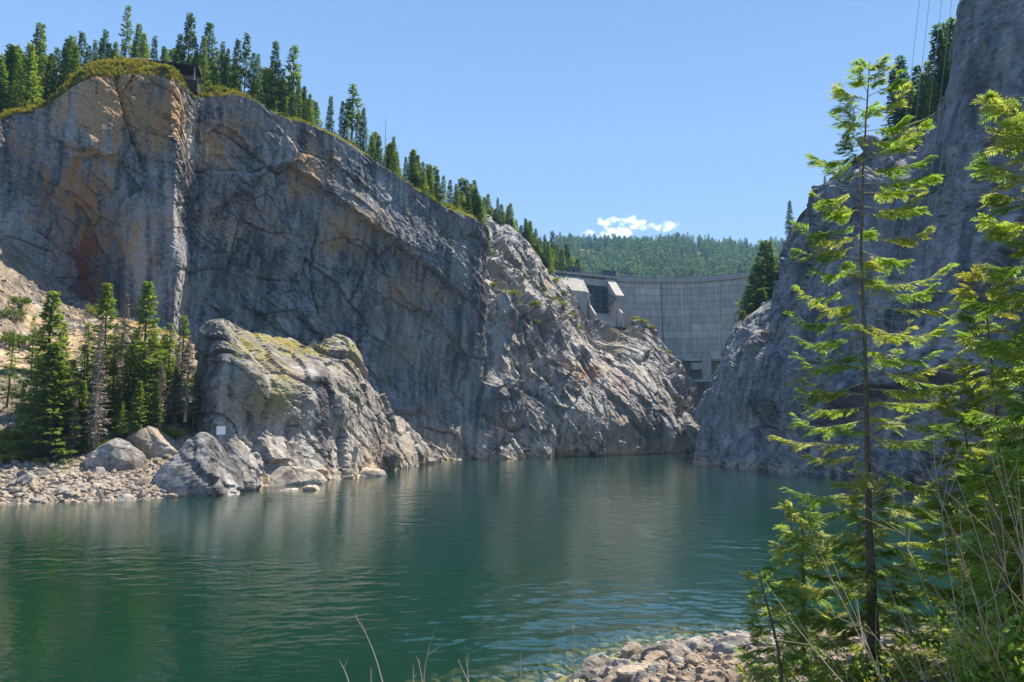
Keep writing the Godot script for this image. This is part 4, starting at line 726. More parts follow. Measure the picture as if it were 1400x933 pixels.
func terrain() -> void:
	var grey := Color(0.305, 0.31, 0.325)
	var rust := Color(0.46, 0.24, 0.09)
	var tan := Color(0.58, 0.38, 0.2)
	var red := Color(0.30, 0.11, 0.06)
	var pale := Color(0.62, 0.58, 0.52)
	var moss := Color(0.05, 0.065, 0.025)
	var cream := Color(0.62, 0.50, 0.34)
	var left := [
		[Vector3(-95, 84, -181), 20.0, 12.0, tan, 1.2], [Vector3(-112, 66, -172), 12.0, 9.0, rust, 0.7], [Vector3(-102, 60, -178), 12.0, 12.0, rust, 0.7],
		[Vector3(-104, 46, -182), 8.0, 15.0, red, 0.6], [Vector3(-97, 41, -184), 6.0, 11.0, red, 0.6], [Vector3(-88, 50, -182), 7.0, 10.0, tan, 0.3],
		[Vector3(-75, 88, -195), 13.0, 9.0, tan, 0.6], [Vector3(-58, 82, -212), 12.0, 9.0, tan, 0.6], [Vector3(-45, 66, -224), 16.0, 8.0, tan, 0.5], [Vector3(-30, 52, -238), 14.0, 9.0, tan, 0.35], [Vector3(-72, 60, -199), 16.0, 12.0, tan, 0.25],
		[Vector3(-22, 6, -243), 30.0, 5.0, cream, 0.25], [Vector3(-30, 0, -240), 60.0, 1.7, cream, 1.5], [Vector3(-79.5, 88, -189), 4.0, 12.0, pale, 1.4], [Vector3(-80.5, 62, -190), 3.0, 20.0, pale, 1.2], [Vector3(-81, 42, -190), 3.0, 14.0, pale, 1.2],  # pale marks: whitish rib rock, with its sunlit brightness painted into the colour
	]
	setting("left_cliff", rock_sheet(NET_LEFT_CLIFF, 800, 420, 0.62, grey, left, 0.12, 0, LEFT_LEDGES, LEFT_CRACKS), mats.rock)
	var gorge := [
		[Vector3(20, 0, -285), 60.0, 1.7, cream, 1.5], [Vector3(8, 14, -265), 16.0, 4.0, cream, 0.35], [Vector3(28, 34, -285), 12.0, 6.0, rust, 0.4],
		[Vector3(40, 12, -300), 9.0, 9.0, tan, 0.5], [Vector3(40, 50, -320), 22.0, 8.0, tan, 0.35], [Vector3(50, 54, -350), 22.0, 8.0, tan, 0.35], [Vector3(45, 32, -303), 7.0, 14.0, red, 0.25], [Vector3(22, 72, -318), 30.0, 22.0, Color(0.30, 0.25, 0.16), 0.45], [Vector3(44, 56, -345), 16.0, 10.0, Color(0.36, 0.27, 0.15), 0.5],
	]
	var slab := rock_sheet(NET_GORGE_SLOPE, 430, 340, 1.3, Color(0.47, 0.45, 0.42), gorge, 0.55, 2)
	gorge_rock = slab.surface_get_arrays(0)[Mesh.ARRAY_VERTEX]
	setting("gorge_cliff", slab, mats.rock)
	var right := [[Vector3(105, 80, -165), 9.0, 12.0, tan, 0.6], [Vector3(78, 46, -196), 6.0, 16.0, tan, 0.8], [Vector3(60, 0, -175), 60.0, 1.8, cream, 1.2],
		[Vector3(86, 52, -152), 9.0, 14.0, moss, 0.5], [Vector3(98, 96, -150), 9.0, 16.0, moss, 0.5], [Vector3(92, 84, -165), 10.0, 9.0, moss, 0.4], [Vector3(66, 62, -205), 10.0, 12.0, moss, 0.5]]
	setting("right_cliff", rock_sheet(NET_RIGHT_CLIFF, 340, 350, 0.9, Color(0.285, 0.29, 0.30), right, 0.1, 1, RIGHT_LEDGES, RIGHT_CRACKS), mats.rock)
	setting("hilltop", meadow(NET_PLATEAU, 300, 120), mats.ground)
	setting("ridge_top", meadow(NET_RIDGE_TOP, 200, 60), mats.ground)
	setting("right_hilltop", meadow(NET_RIGHT_TOP, 160, 30), mats.ground)
	var shore := [[Vector3(-50, 0.5, -95), 60.0, 3.0, Color(0.5, 0.43, 0.35), 0.8], [Vector3(-84, 30, -158), 15.0, 14.0, Color(0.58, 0.42, 0.24), 1.3],
		[Vector3(-76, 32, -172), 9.0, 8.0, Color(0.48, 0.2, 0.09), 1.4], [Vector3(-88, 20, -136), 12.0, 9.0, Color(0.62, 0.47, 0.29), 1.5],
		[Vector3(-48, 8, -119), 7.0, 4.0, Color(0.5, 0.38, 0.25), 1.2]]
	var slope := rock_sheet(NET_TALUS, 300, 230, 0.25, Color(0.27, 0.225, 0.17), shore, 0.5)
	talus = slope.surface_get_arrays(0)[Mesh.ARRAY_VERTEX]
	setting("talus_slope", slope, mats.rock)
	var crag := [[Vector3(-38, 19, -150), 11.0, 7.0, Color(0.27, 0.24, 0.05), 0.2], [Vector3(-40, 27, -152), 15.0, 5.0, Color(0.3, 0.26, 0.06), 1.4], [Vector3(-43, 23, -136), 13.0, 5.0, Color(0.28, 0.26, 0.06), 0.8], [Vector3(-43, 14, -124), 9.0, 4.0, Color(0.24, 0.23, 0.05), 0.3],
		[Vector3(-35, 0.3, -140), 60.0, 1.6, cream, 1.5], [Vector3(-34, 10, -168), 3.0, 3.0, Color(0.5, 0.3, 0.14), 1.0], [Vector3(-30, 2, -170), 25.0, 4.0, tan, 0.3]]
	var o := put("rock_outcrop", rock_sheet(NET_OUTCROP, 330, 260, 1.05, Color(0.315, 0.30, 0.28), crag, 0.44, 3), mats.rock)
	tag(o, "large grey rock outcrop with mossy ledges rising from the far shore", "rock outcrop")


func meadow(net: Array, nu: int, nv: int) -> ArrayMesh:
	var p := spread(net, nu, nv)
	var c := PackedColorArray()
	c.resize(nu * nv)
	for k in nu * nv:
		var at := p[k]
		p[k] = at + Vector3.UP * (0.9 * n_patch.get_noise_3dv(at) + 0.35 * n_fine.get_noise_3dv(at)) * minf(1.0, float(k / nu) / 3.0)
		var a := clampf(0.5 + 1.3 * n_patch.get_noise_3d(at.x * 2.0, at.y * 2.0, at.z * 2.0), 0.0, 1.0)
		var dry := 1.0 if at.x < -72.0 else 0.55
		c[k] = Color(0.10, 0.12, 0.02).lerp(Color(0.27, 0.23, 0.04), a * dry) * (1.0 + 0.5 * n_fine.get_noise_3dv(at))
	lawns.append(p)
	return grid(nu, nv, p, c)


func water() -> void:
	# the river bed: near bank, shallows, deep middle
	var nu := 200
	var nv := 190
	var p := PackedVector3Array()
	var c := PackedColorArray()
	for j in nv:
		var f := float(j) / (nv - 1)
		var z := 3.0 - 46.0 * f - 420.0 * f * f * f
		for i in nu:
			var e := float(i) / (nu - 1) * 2.0 - 1.0
			var x := 4.0 + 40.0 * e + 190.0 * e * e * e
			var at := Vector3(x, bank(x, z), z)
			at.y += 0.12 * n_fine.get_noise_3dv(at) + 0.2 * n_patch.get_noise_3dv(at * 3.0)
			p.append(at)
			var a := clampf(0.5 + 1.4 * n_patch.get_noise_3dv(at * 5.0), 0.0, 1.0)
			var col := Color(0.21, 0.19, 0.155).lerp(Color(0.12, 0.11, 0.085), a)
			if at.y < 0.1:
				col = Color(0.30, 0.30, 0.13).lerp(Color(0.16, 0.22, 0.05), clampf(0.5 + 2.0 * n_patch.get_noise_3dv(at * 7.0), 0.0, 1.0))
			c.append(col)
	setting("near_bank", grid(nu, nv, p, c), mats.ground)
	# the surface: long swells that come and go in patches, ripples in the normal map
	var m := StandardMaterial3D.new()
	m.albedo_color = Color(lin(0.02, 0.08, 0.065), 0.06)
	m.transparency = BaseMaterial3D.TRANSPARENCY_ALPHA
	m.roughness = 0.06
	m.metallic_specular = 0.5
	m.normal_enabled = true
	m.normal_texture = bump_picture(0.018, 1024, 6, 8.0, 12)
	m.normal_scale = 0.14
	triplanar(m, Vector3(0.05, 0.05, 0.11))
	mats.water = m
	nu = 460
	nv = 560
	p = PackedVector3Array()
	c = PackedColorArray()
	p.resize(nu * nv)
	for j in nv:
		var f := float(j) / (nv - 1)
		var z := -13.0 - 75.0 * f - 345.0 * pow(f, 4.0)
		for i in nu:
			var e := float(i) / (nu - 1) * 2.0 - 1.0
			var x := 48.0 * e + 112.0 * pow(e, 5.0)
			p[j * nu + i] = Vector3(x, swell(x, z), z)
	setting("river_water", grid(nu, nv, p, c, true), m)
	var fog := FogMaterial.new()
	fog.albedo = lin(0.006, 0.09, 0.043)
	fog.density = 0.7
	var murk := FogVolume.new()
	murk.name = "murky_water"
	murk.shape = RenderingServer.FOG_VOLUME_SHAPE_BOX
	murk.size = Vector3(330, 12, 420)
	murk.position = Vector3(0, -6.12, -225)
	murk.material = fog
	murk.set_meta("kind", "structure")
	add_child(murk)


func swell(x: float, z: float) -> float:
	# short waves in wind patches and current streaks, almost calm between them
	var run := x * 0.92 + z * 0.38
	var cross := z * 0.92 - x * 0.38
	var wind := n_patch.get_noise_3d(run * 0.22, 50.0, cross * 0.7) + 0.6 * n_patch.get_noise_3d(run * 0.6, 80.0, cross * 2.2)
	var k := clampf(0.22 + 1.9 * wind + 0.8 * smoothstep(-24.0, 14.0, x), 0.05, 1.5)
	var y := 0.036 * n_fine.get_noise_3d(x * 0.5, 3.0, z * 0.95)
	y += 0.030 * n_fine.get_noise_3d(x * 1.3, 9.0, z * 2.3)
	if z > -75.0:
		y += 0.010 * n_fine.get_noise_3d(x * 3.6, 15.0, z * 5.5)
	return y * k


const SHORE := [Vector2(-40, -14), Vector2(-15, -16), Vector2(-5, -21), Vector2(0, -23.2), Vector2(2.4, -26.0), Vector2(4.5, -28.6), Vector2(7, -30.2), Vector2(12, -30.8), Vector2(40, -32)]


func bank_edge(x: float) -> float:
	for k in SHORE.size() - 1:
		if x < SHORE[k + 1].x or k == SHORE.size() - 2:
			return lerpf(SHORE[k].y, SHORE[k + 1].y, clampf((x - SHORE[k].x) / (SHORE[k + 1].x - SHORE[k].x), 0.0, 1.0))
	return -30.0


func bank(x: float, z: float) -> float:
	# height of the near bank and of the bed that goes on under water
	var d := z - bank_edge(x)
	if d > 0.0:
		return minf(d * 0.25, 6.3)
	var steep := 0.12 + 0.33 * smoothstep(-3.0, -11.0, x)
	return steep * d if d > -8.0 else maxf(-8.0 * steep + 0.4 * (d + 8.0), -11.4)


# ---- trees -------------------------------------------------------------------------------------

func tube(v: PackedVector3Array, path: PackedVector3Array, r0: float, r1: float, sides := 6, taper := 1.0) -> void:
	var n := path.size()
	var rings := []
	for k in n:
		var dir := (path[mini(k + 1, n - 1)] - path[maxi(k - 1, 0)]).normalized()
		var side := dir.cross(Vector3.UP if absf(dir.y) < 0.95 else Vector3.RIGHT).normalized()
		var other := side.cross(dir)
		var r := lerpf(r0, r1, pow(float(k) / (n - 1), taper))
		var ring := PackedVector3Array()
		for s in sides:
			var a := TAU * s / sides
			ring.append(path[k] + (side * cos(a) + other * sin(a)) * r)
		rings.append(ring)
	for k in n - 1:
		var a: PackedVector3Array = rings[k]
		var b: PackedVector3Array = rings[k + 1]
		for s in sides:
			var t := (s + 1) % sides
			v.append_array([a[s], b[s], a[t], a[t], b[s], b[t]])


func solid_tube(path: PackedVector3Array, r0: float, r1: float, sides := 6, taper := 1.0) -> ArrayMesh:
	var v := PackedVector3Array()
	tube(v, path, r0, r1, sides, taper)
	return soup(v, PackedColorArray())


func dot3(r: RandomNumberGenerator) -> Vector3:
	return Vector3(r.randf_range(-1, 1), r.randf_range(-1, 1), r.randf_range(-1, 1))


# shape: height, crown start (share of height), widest radius, how full (1 = every whorl), leaf size, droop, ragged, trunk radius
func conifer_meshes(seed_of: int, height: float, start: float, radius: float, full: float, leaf: float, droop: float, ragged: float, tint: Color, whorl_gap: float, per: int) -> Array:
	var r := RandomNumberGenerator.new()
	r.seed = seed_of
	var trunk := PackedVector3Array()
	var lean := Vector3(r.randf_range(-0.02, 0.02), 0, r.randf_range(-0.02, 0.02))
	var spine := PackedVector3Array()
	for k in 9:
		var f := k / 8.0
		spine.append(Vector3(lean.x * f * height + 0.08 * sin(f * 5.0 + seed_of), f * height - 0.6 * (1.0 - f), lean.z * f * height))
	tube(trunk, spine, height * 0.011 + 0.05, 0.02, 6)
	var v := PackedVector3Array()
	var c := PackedColorArray()
	var y := height * start
	while y < height - 0.15:
		var f := (y / height - start) / (1.0 - start)
		var wide := radius * (pow(1.0 - f, 0.95) * (0.5 + 0.5 * smoothstep(0.0, 0.15, f)) + 0.02)
		var n := 4 + r.randi() % 3
		var turn := r.randf() * TAU
		var at := spine[0].lerp(spine[8], y / height)
		at.y = y
		for k in n:
			if r.randf() > full:
				continue
			var a := turn + TAU * k / n + r.randf_range(-0.3, 0.3)
			var long := wide * r.randf_range(1.0 - ragged, 1.0 + 0.35 * ragged)
			var out := Vector3(cos(a), 0, sin(a))
			var rise := lerpf(-droop, 0.55, pow(f, 1.6)) + r.randf_range(-0.12, 0.12)
			var tip := at + out * long + Vector3.UP * (rise * long + 0.18 * long)
			var mid := at + out * long * 0.5 + Vector3.UP * rise * long * 0.62
			tube(trunk, PackedVector3Array([at, mid, tip]), 0.03 + 0.012 * long, 0.01, 3)
			var count := int(per * (0.35 + long / radius)) + 2
			for s in count:
				var e := pow((s + r.randf()) / count, 0.75)
				e = 0.12 + 0.9 * e
				var here := at.lerp(mid, e * 2.0) if e < 0.5 else mid.lerp(tip, e * 2.0 - 1.0)
				var side := Vector3(-out.z, 0, out.x) * r.randf_range(-1, 1) * leaf * (1.5 - 0.7 * e)
				here += side + Vector3(0, r.randf_range(-0.5, 0.25) * leaf, 0)
				var fwd := (out * 0.8 + side.normalized() * 0.7 + Vector3.UP * (rise * 0.6 + r.randf_range(-0.5, 0.35)) + dot3(r) * 0.3).normalized() * leaf * (0.45 + 0.75 * (1.0 - f)) * r.randf_range(0.7, 1.5)
				var across := fwd.cross(Vector3.UP + dot3(r) * 0.7).normalized() * leaf * r.randf_range(0.22, 0.42)
				var shade := r.randf_range(0.6, 1.35)
				var col := Color(tint.r * shade * r.randf_range(0.85, 1.25), tint.g * shade, tint.b * shade)
				v.append_array([here - across, here + fwd * 0.45 + across, here + fwd, here - fwd * 0.25, here + across, here + fwd * 0.55 - across * 0.6])
				for q in 6:
					c.append(col)
		y += whorl_gap * (0.6 + 0.5 * (1.0 - f)) * r.randf_range(0.8, 1.2)
	return [soup(trunk, PackedColorArray()), soup(v, c)]


var kinds := {}


func make_kinds() -> void:
	var dark := Color(0.08, 0.14, 0.04)
	var mid := Color(0.15, 0.225, 0.05)
	var bright := Color(0.215, 0.295, 0.06)
	var blue := Color(0.09, 0.16, 0.075)
	# far set: for trees seen from 170 m and more
	kinds.fir_a = conifer_meshes(1, 20.0, 0.05, 4.7, 0.95, 0.75, 0.35, 0.35, mid, 0.62, 11)
	kinds.fir_b = conifer_meshes(2, 20.0, 0.10, 4.2, 0.9, 0.75, 0.30, 0.45, dark, 0.66, 11)
	kinds.fir_c = conifer_meshes(3, 20.0, 0.02, 5.2, 0.95, 0.8, 0.38, 0.3, bright, 0.6, 11)
	kinds.fir_d = conifer_meshes(4, 20.0, 0.16, 3.6, 0.8, 0.7, 0.25, 0.6, dark, 0.66, 10)
	kinds.pine_a = conifer_meshes(5, 20.0, 0.42, 2.7, 0.65, 0.75, 0.05, 0.7, mid, 0.75, 12)
	kinds.pine_b = conifer_meshes(6, 20.0, 0.30, 2.6, 0.75, 0.75, 0.1, 0.6, blue, 0.7, 11)
	kinds.slim_a = conifer_meshes(7, 20.0, 0.05, 2.7, 0.9, 0.6, 0.4, 0.4, blue, 0.55, 9)
	kinds.snag = conifer_meshes(8, 20.0, 0.35, 1.1, 0.25, 0.25, 0.2, 0.8, Color(0.12, 0.09, 0.06), 0.9, 1)
	# nearer set: for the shore at about 110 m
	kinds.shore_fir = conifer_meshes(21, 17.0, 0.03, 3.8, 0.95, 0.42, 0.4, 0.45, mid, 0.42, 26)
	kinds.shore_pine = conifer_meshes(22, 17.0, 0.38, 2.8, 0.8, 0.42, 0.1, 0.5, bright, 0.5, 26)
	kinds.shore_slim = conifer_meshes(23, 17.0, 0.10, 2.7, 0.85, 0.40, 0.35, 0.6, Color(0.25, 0.33, 0.07), 0.45, 24)
	kinds.shore_loose = conifer_meshes(24, 17.0, 0.12, 3.0, 0.65, 0.4, 0.3, 0.7, bright, 0.5, 20)
	kinds.shore_dead = conifer_meshes(25, 17.0, 0.10, 2.2, 0.9, 0.30, 0.55, 0.5, Color(0.27, 0.23, 0.19), 0.36, 9)


func conifer(kind: String, called: String, label: String, at: Vector3, height: float, turn: float, group: String, wide := 1.0) -> Node3D:
	var t := thing(called, label, "tree", at, turn, group)
	var own: float = 17.0 if kind.begins_with("shore") else 20.0
	t.scale = Vector3(height / own * wide, height / own, height / own * wide)
	var dead := kind == "snag" or kind == "shore_dead"
	put("trunk", kinds[kind][0], mats.dead_wood if dead else mats.bark, t)
	put("crown", kinds[kind][1], mats.needles if not dead else mats.twigs, t)
	return t


const ORDER := ["first", "second", "third", "fourth", "fifth", "sixth", "seventh", "eighth", "ninth", "tenth", "eleventh", "twelfth", "thirteenth", "fourteenth", "fifteenth", "sixteenth", "seventeenth", "eighteenth", "nineteenth"]


func nth(k: int) -> String:
	if k < 19:
		return ORDER[k]
	var tens := ["twenty", "thirty", "forty", "fifty", "sixty", "seventy", "eighty", "ninety"]
	var n := k + 1
	if n % 10 == 0:
		return ["twentieth", "thirtieth", "fortieth", "fiftieth", "sixtieth", "seventieth", "eightieth", "ninetieth"][n / 10 - 2]
	return tens[n / 10 - 2] + "-" + ORDER[n % 10 - 1]


func place(k: int, of: int, what: String) -> String:
	return "%s %s from the left" % [nth(k), what] if k * 2 < of else "%s %s from the right" % [nth(of - 1 - k), what]


# ---- the dam and its spillway --------------------------------------------------------------------

func box(v: PackedVector3Array, lo: Vector3, hi: Vector3) -> void:
	prism(v, [Vector2(lo.z, lo.y), Vector2(hi.z, lo.y), Vector2(hi.z, hi.y), Vector2(lo.z, hi.y)], lo.x, hi.x)


func prism(v: PackedVector3Array, profile: Array, x0: float, x1: float) -> void:
	# a profile in (z, y) drawn out along x, its edges a little chamfered at both ends
	var n := profile.size()
	var mid := Vector2.ZERO
	for q in profile:
		mid += q / n
	var cut := minf(0.06, absf(x1 - x0) * 0.2)
	var rings := []
	for a in [[x0, 1], [x0 + cut, 0], [x1 - cut, 0], [x1, 1]]:
		var ring := PackedVector3Array()
		for q: Vector2 in profile:
			var e: Vector2 = q - (q - mid).normalized() * cut * a[1]
			ring.append(Vector3(a[0], e.y, e.x))
		rings.append(ring)
	for k in 3:
		for i in n:
			var j := (i + 1) % n
			v.append_array([rings[k][i], rings[k + 1][i], rings[k][j], rings[k][j], rings[k + 1][i], rings[k + 1][j]])
	for ring in [rings[0], rings[3]]:
		for i in range(1, n - 1):
			v.append_array([ring[0], ring[i], ring[i + 1]])


func boxed(lo: Vector3, hi: Vector3) -> ArrayMesh:
	var v := PackedVector3Array()
	box(v, lo, hi)
	return soup(v, PackedColorArray())


func prismed(profile: Array, x0: float, x1: float) -> ArrayMesh:
	var v := PackedVector3Array()
	prism(v, profile, x0, x1)
	return soup(v, PackedColorArray())


func beam(a: Vector3, b: Vector3, r: float) -> ArrayMesh:
	return solid_tube(PackedVector3Array([a, b]), r, r, 4)


const CREST := [Vector2(50, -385.5), Vector2(62, -389), Vector2(78, -391), Vector2(95, -389), Vector2(110, -382), Vector2(122, -373), Vector2(135, -358), Vector2(147, -338)]
const CREST_HEIGHT := 86.0


func crest(s: float) -> Vector2:
	# a point of the arch, s metres from its left end
	for k in CREST.size() - 1:
		var long: float = CREST[k].distance_to(CREST[k + 1])
		if s <= long or k == CREST.size() - 2:
			var a: Vector2 = CREST[maxi(k - 1, 0)]
			var d: Vector2 = CREST[mini(k + 2, CREST.size() - 1)]
			return CREST[k].cubic_interpolate(CREST[k + 1], a, d, s / long)
		s -= long
	return CREST[0]


func dam_point(s: float, y: float, out: float) -> Vector3:
	var p := crest(s)
	var d := (crest(s + 0.5) - crest(s - 0.5)).normalized()
	var n := Vector2(-d.y, d.x)
	if n.y < 0:
		n = -n
	var drop := (CREST_HEIGHT - y) / 90.0
	p += n * (out + 5.0 * drop + 5.0 * drop * (1.0 - drop))
	return Vector3(p.x, y, p.y)


func dam() -> void:
	var t := thing("arch_dam", "curved grey concrete arch dam closing the gorge", "dam")
	var long := 0.0
	for k in CREST.size() - 1:
		long += CREST[k].distance_to(CREST[k + 1])
	# the core behind the poured lifts
	var net := []
	for y in [-5.0, 20.0, 45.0, 66.0, CREST_HEIGHT - 0.2]:
		var row := []
		for i in 24:
			row.append(dam_point(long * i / 23.0, y, -0.35))
		net.append(row)
	var p := spread(net, 60, 40)
	var c := PackedColorArray()
	for k in p.size():
		c.append(Color(0.22, 0.21, 0.2))
	put("core_wall", grid(60, 40, p, c), mats.ground, t)
	# every lift of every monolith is a pour of its own
	var joints := [0.0, 13.0, 27.0, 42.0, 57.0, 73.0, long]
	var lift := 3.75
	var pours := []
	for k in 40:
		pours.append(rng.randi() % 5)
	for k in joints.size() - 1:
		var y := CREST_HEIGHT
		var course := 0
		var s0: float = joints[k] + 0.04
		var s1: float = joints[k + 1] - 0.04
		while y > 4.0:
			var tall := lift * (1.0 if y > 50.0 else 0.8)
			var y0 := y - tall + 0.03
			var out := rng.randf_range(-0.05, 0.07)
			var v := PackedVector3Array()
			var rows := []
			for e in [[0.0, 0.0, -0.3], [0.1, 0.1, 0.0], [0.9, 0.9, 0.0], [1.0, 1.0, -0.3]]:
				var row := PackedVector3Array()
				var yy := lerpf(y0, y, e[0]) if e[0] in [0.0, 1.0] else (y0 + 0.06 if e[0] < 0.5 else y - 0.06)
				row.append(dam_point(s0, yy, -0.3))
				for i in 5:
					row.append(dam_point(lerpf(s0 + 0.06, s1 - 0.06, i / 4.0), yy, e[2] + out))
				row.append(dam_point(s1, yy, -0.3))
				rows.append(row)
			for j in 3:
				for i in 6:
					v.append_array([rows[j][i], rows[j + 1][i], rows[j][i + 1], rows[j][i + 1], rows[j + 1][i], rows[j + 1][i + 1]])
			put("concrete_panel", soup(v, PackedColorArray()), mats.concrete[pours[course] if rng.randf() < 0.7 else rng.randi() % 5], t)
			course += 1
			y -= tall
	# the road on the crest with its parapet
	var v := PackedVector3Array()
	var rail := PackedVector3Array()
	for i in 60:
		var a0 := long * i / 60.0
		var a1 := long * (i + 1) / 60.0
		var ring := []
		for s in [a0, a1]:
			ring.append([dam_point(s, 85.1, 1.1), dam_point(s, 86.3, 1.3), dam_point(s, 87.5, 1.3), dam_point(s, 87.5, 0.9), dam_point(s, 86.4, 0.9), dam_point(s, 86.4, -4.0), dam_point(s, 85.1, -4.0)])
		for q in 7:
			var w := (q + 1) % 7
			v.append_array([ring[0][q], ring[1][q], ring[0][w], ring[0][w], ring[1][q], ring[1][w]])
		rail.append(dam_point(a0, 88.3, 1.1))
	put("crest_road", soup(v, PackedColorArray()), mats.concrete[3], t)  # darkest concrete: the parapet's shadowed side is put into its colour
	put("handrail", solid_tube(rail, 0.06, 0.06, 4), mats.steel, t)
	for s in [[37.5, 83.0, 44.0, 0.18, "white_paint"], [54.5, 85.0, 42.0, 0.12, "white_paint"], [27.0, 84.0, 40.0, 0.14, "dark_steel"]]:
		var path := PackedVector3Array()
		for k in 12:
			path.append(dam_point(s[0] + (2.5 * k / 11.0 if s[0] > 50.0 else 0.0), lerpf(s[1], s[2], k / 11.0), 0.25))
		put("drain_pipe", solid_tube(path, s[3], s[3], 5), mats[s[4]], t)
	# outlet works at the foot
	var o := thing("outlet_works", "pale concrete outlet block with dark openings at the foot of the dam", "outlet works", Vector3(0, 0, 0))
	put("upper_slab", boxed(Vector3(84, 43.6, -386), Vector3(108, 44.6, -376)), mats.concrete[2], o)
	put("column", boxed(Vector3(92.6, 34.6, -378), Vector3(96.8, 45.2, -374.4)), mats.pale_concrete, o)
	put("block", boxed(Vector3(96.9, 44.4, -379), Vector3(103, 48.4, -374.8)), mats.concrete[2], o)
	put("block", boxed(Vector3(87.2, 39.2, -379), Vector3(92.4, 42.6, -374.6)), mats.pale_concrete, o)
	put("lower_slab", boxed(Vector3(88.2, 33.2, -380), Vector3(99.5, 34.5, -374)), mats.pale_concrete, o)
	put("back_wall", boxed(Vector3(84, 20, -386), Vector3(108, 43.5, -384)), mats.concrete[3], o)
	put("column", boxed(Vector3(88.4, 20, -380), Vector3(89.6, 33.1, -375)), mats.concrete[3], o)
	put("column", boxed(Vector3(97.4, 20, -380), Vector3(98.6, 33.1, -375)), mats.concrete[3], o)


func spillway() -> void:
	var t := thing("spillway", "concrete spillway bay with steel gate and short chute beside the dam", "spillway", Vector3(41, 0, -377), deg_to_rad(24.8))
	var con: Array = mats.concrete
	put("abutment", prismed([Vector2(-6, 56), Vector2(8.2, 56), Vector2(8.2, 76), Vector2(-1, 85.4), Vector2(-6, 85.4)], -25, -9.6), con[3], t)
	put("pier", prismed([Vector2(-6, 56), Vector2(6.5, 56), Vector2(6.5, 76), Vector2(-1, 85.5), Vector2(-6, 85.5)], -9.55, -7.0), con[1], t)
	put("pier", prismed([Vector2(-6, 56), Vector2(8.0, 56), Vector2(8.0, 75.6), Vector2(-1, 85.5), Vector2(-6, 85.5)], 7.0, 12.0), con[0], t)
	put("buttress", boxed(Vector3(7.6, 56, 8.05), Vector3(12.4, 75.0, 9.6)), con[3], t)
	var floor_profile := [Vector2(-5, 55), Vector2(13, 55), Vector2(13, 59.2), Vector2(10, 59.6), Vector2(0, 68.4), Vector2(-5, 70)]
	put("chute_floor", prismed(floor_profile, -6.98, 6.98), con[4], t)
	put("training_wall", prismed([Vector2(6.6, 56), Vector2(13.2, 56), Vector2(13.2, 64.2), Vector2(8, 69.5), Vector2(6.6, 75)], -7.9, -7.0), con[1], t)
	put("training_wall", prismed([Vector2(9.65, 56), Vector2(13.2, 56), Vector2(13.2, 66), Vector2(9.65, 69)], 7.0, 7.9), con[2], t)
	put("lip_beam", boxed(Vector3(-8.2, 57.8, 13.25), Vector3(8.6, 58.9, 14.0)), mats.dark_steel, t)
	for k in 6:
		put("baffle_block", prismed([Vector2(9.6, 58.5), Vector2(12.8, 58.5), Vector2(12.8, 61.2), Vector2(11.6, 61.2)], -6.2 + 2.2 * k, -4.9 + 2.2 * k), mats.pale_concrete, t)
	put("deck", boxed(Vector3(-25, 85.6, -6.5), Vector3(14, 86.8, 0.2)), con[3], t)
	put("bridge_beam", boxed(Vector3(-6.95, 81.2, -3), Vector3(6.95, 84.6, -0.4)), con[1], t)
	put("bridge_beam", boxed(Vector3(-6.95, 79.4, -1.5), Vector3(6.95, 80.3, 0.6)), mats.dark_steel, t)
	for x in [-14.5, 6.5]:
		var h := Node3D.new()
		h.name = "hoist_house"
		t.add_child(h, true)
		put("housing", boxed(Vector3(x, 86.85, -5), Vector3(x + 6.5, 89.2, -1)), mats.steel, h)
		put("roof", boxed(Vector3(x - 0.4, 89.25, -5.4), Vector3(x + 6.9, 89.7, -0.6)), mats.steel, h)
		for k in 3:
			put("post", boxed(Vector3(x + 0.3 + 2.6 * k, 86.85, -0.9), Vector3(x + 0.6 + 2.6 * k, 89.2, -0.65)), mats.dark_steel, h)
	var g := Node3D.new()
	g.name = "radial_gate"
	t.add_child(g)
	var skin := []
	for k in 10:
		var a := lerpf(-0.62, 0.62, k / 9.0)
		skin.append(Vector2(8.2 - 8.6 * cos(a), 73.8 + 9.6 * sin(a)))
	var v := PackedVector3Array()
	for k in 9:
		var a: Vector2 = skin[k]
		var b: Vector2 = skin[k + 1]
		v.append_array([Vector3(-6.8, a.y, a.x), Vector3(-6.8, b.y, b.x), Vector3(6.8, a.y, a.x), Vector3(6.8, a.y, a.x), Vector3(-6.8, b.y, b.x), Vector3(6.8, b.y, b.x)])
	put("skin_plate", soup(v, PackedColorArray()), mats.steel, g)
	for k in [0, 2, 4, 6, 8]:
		var a: Vector2 = skin[k]
		put("girder", boxed(Vector3(-6.7, a.y - 0.35, a.x + 0.15), Vector3(6.7, a.y + 0.35, a.x + 1.0)), mats.dark_steel, g)
	for x in [-6.3, -2.2, 2.2, 6.3]:
		put("stiffener", boxed(Vector3(x - 0.25, 68.6, 0.9), Vector3(x + 0.25, 79.0, 1.5)), mats.steel, g)
	for x in [-5.6, 5.6]:
		var hub := Vector3(signf(x) * 6.6, 73.8, 8.4)
		for y in [77.6, 70.2]:
			put("arm", beam(Vector3(x, y, 1.3), hub, 0.42), mats.steel, g)
		put("arm", beam(Vector3(x, 77.0, 2.2), Vector3(x * 1.1, 71.6, 5.0), 0.25), mats.steel, g)


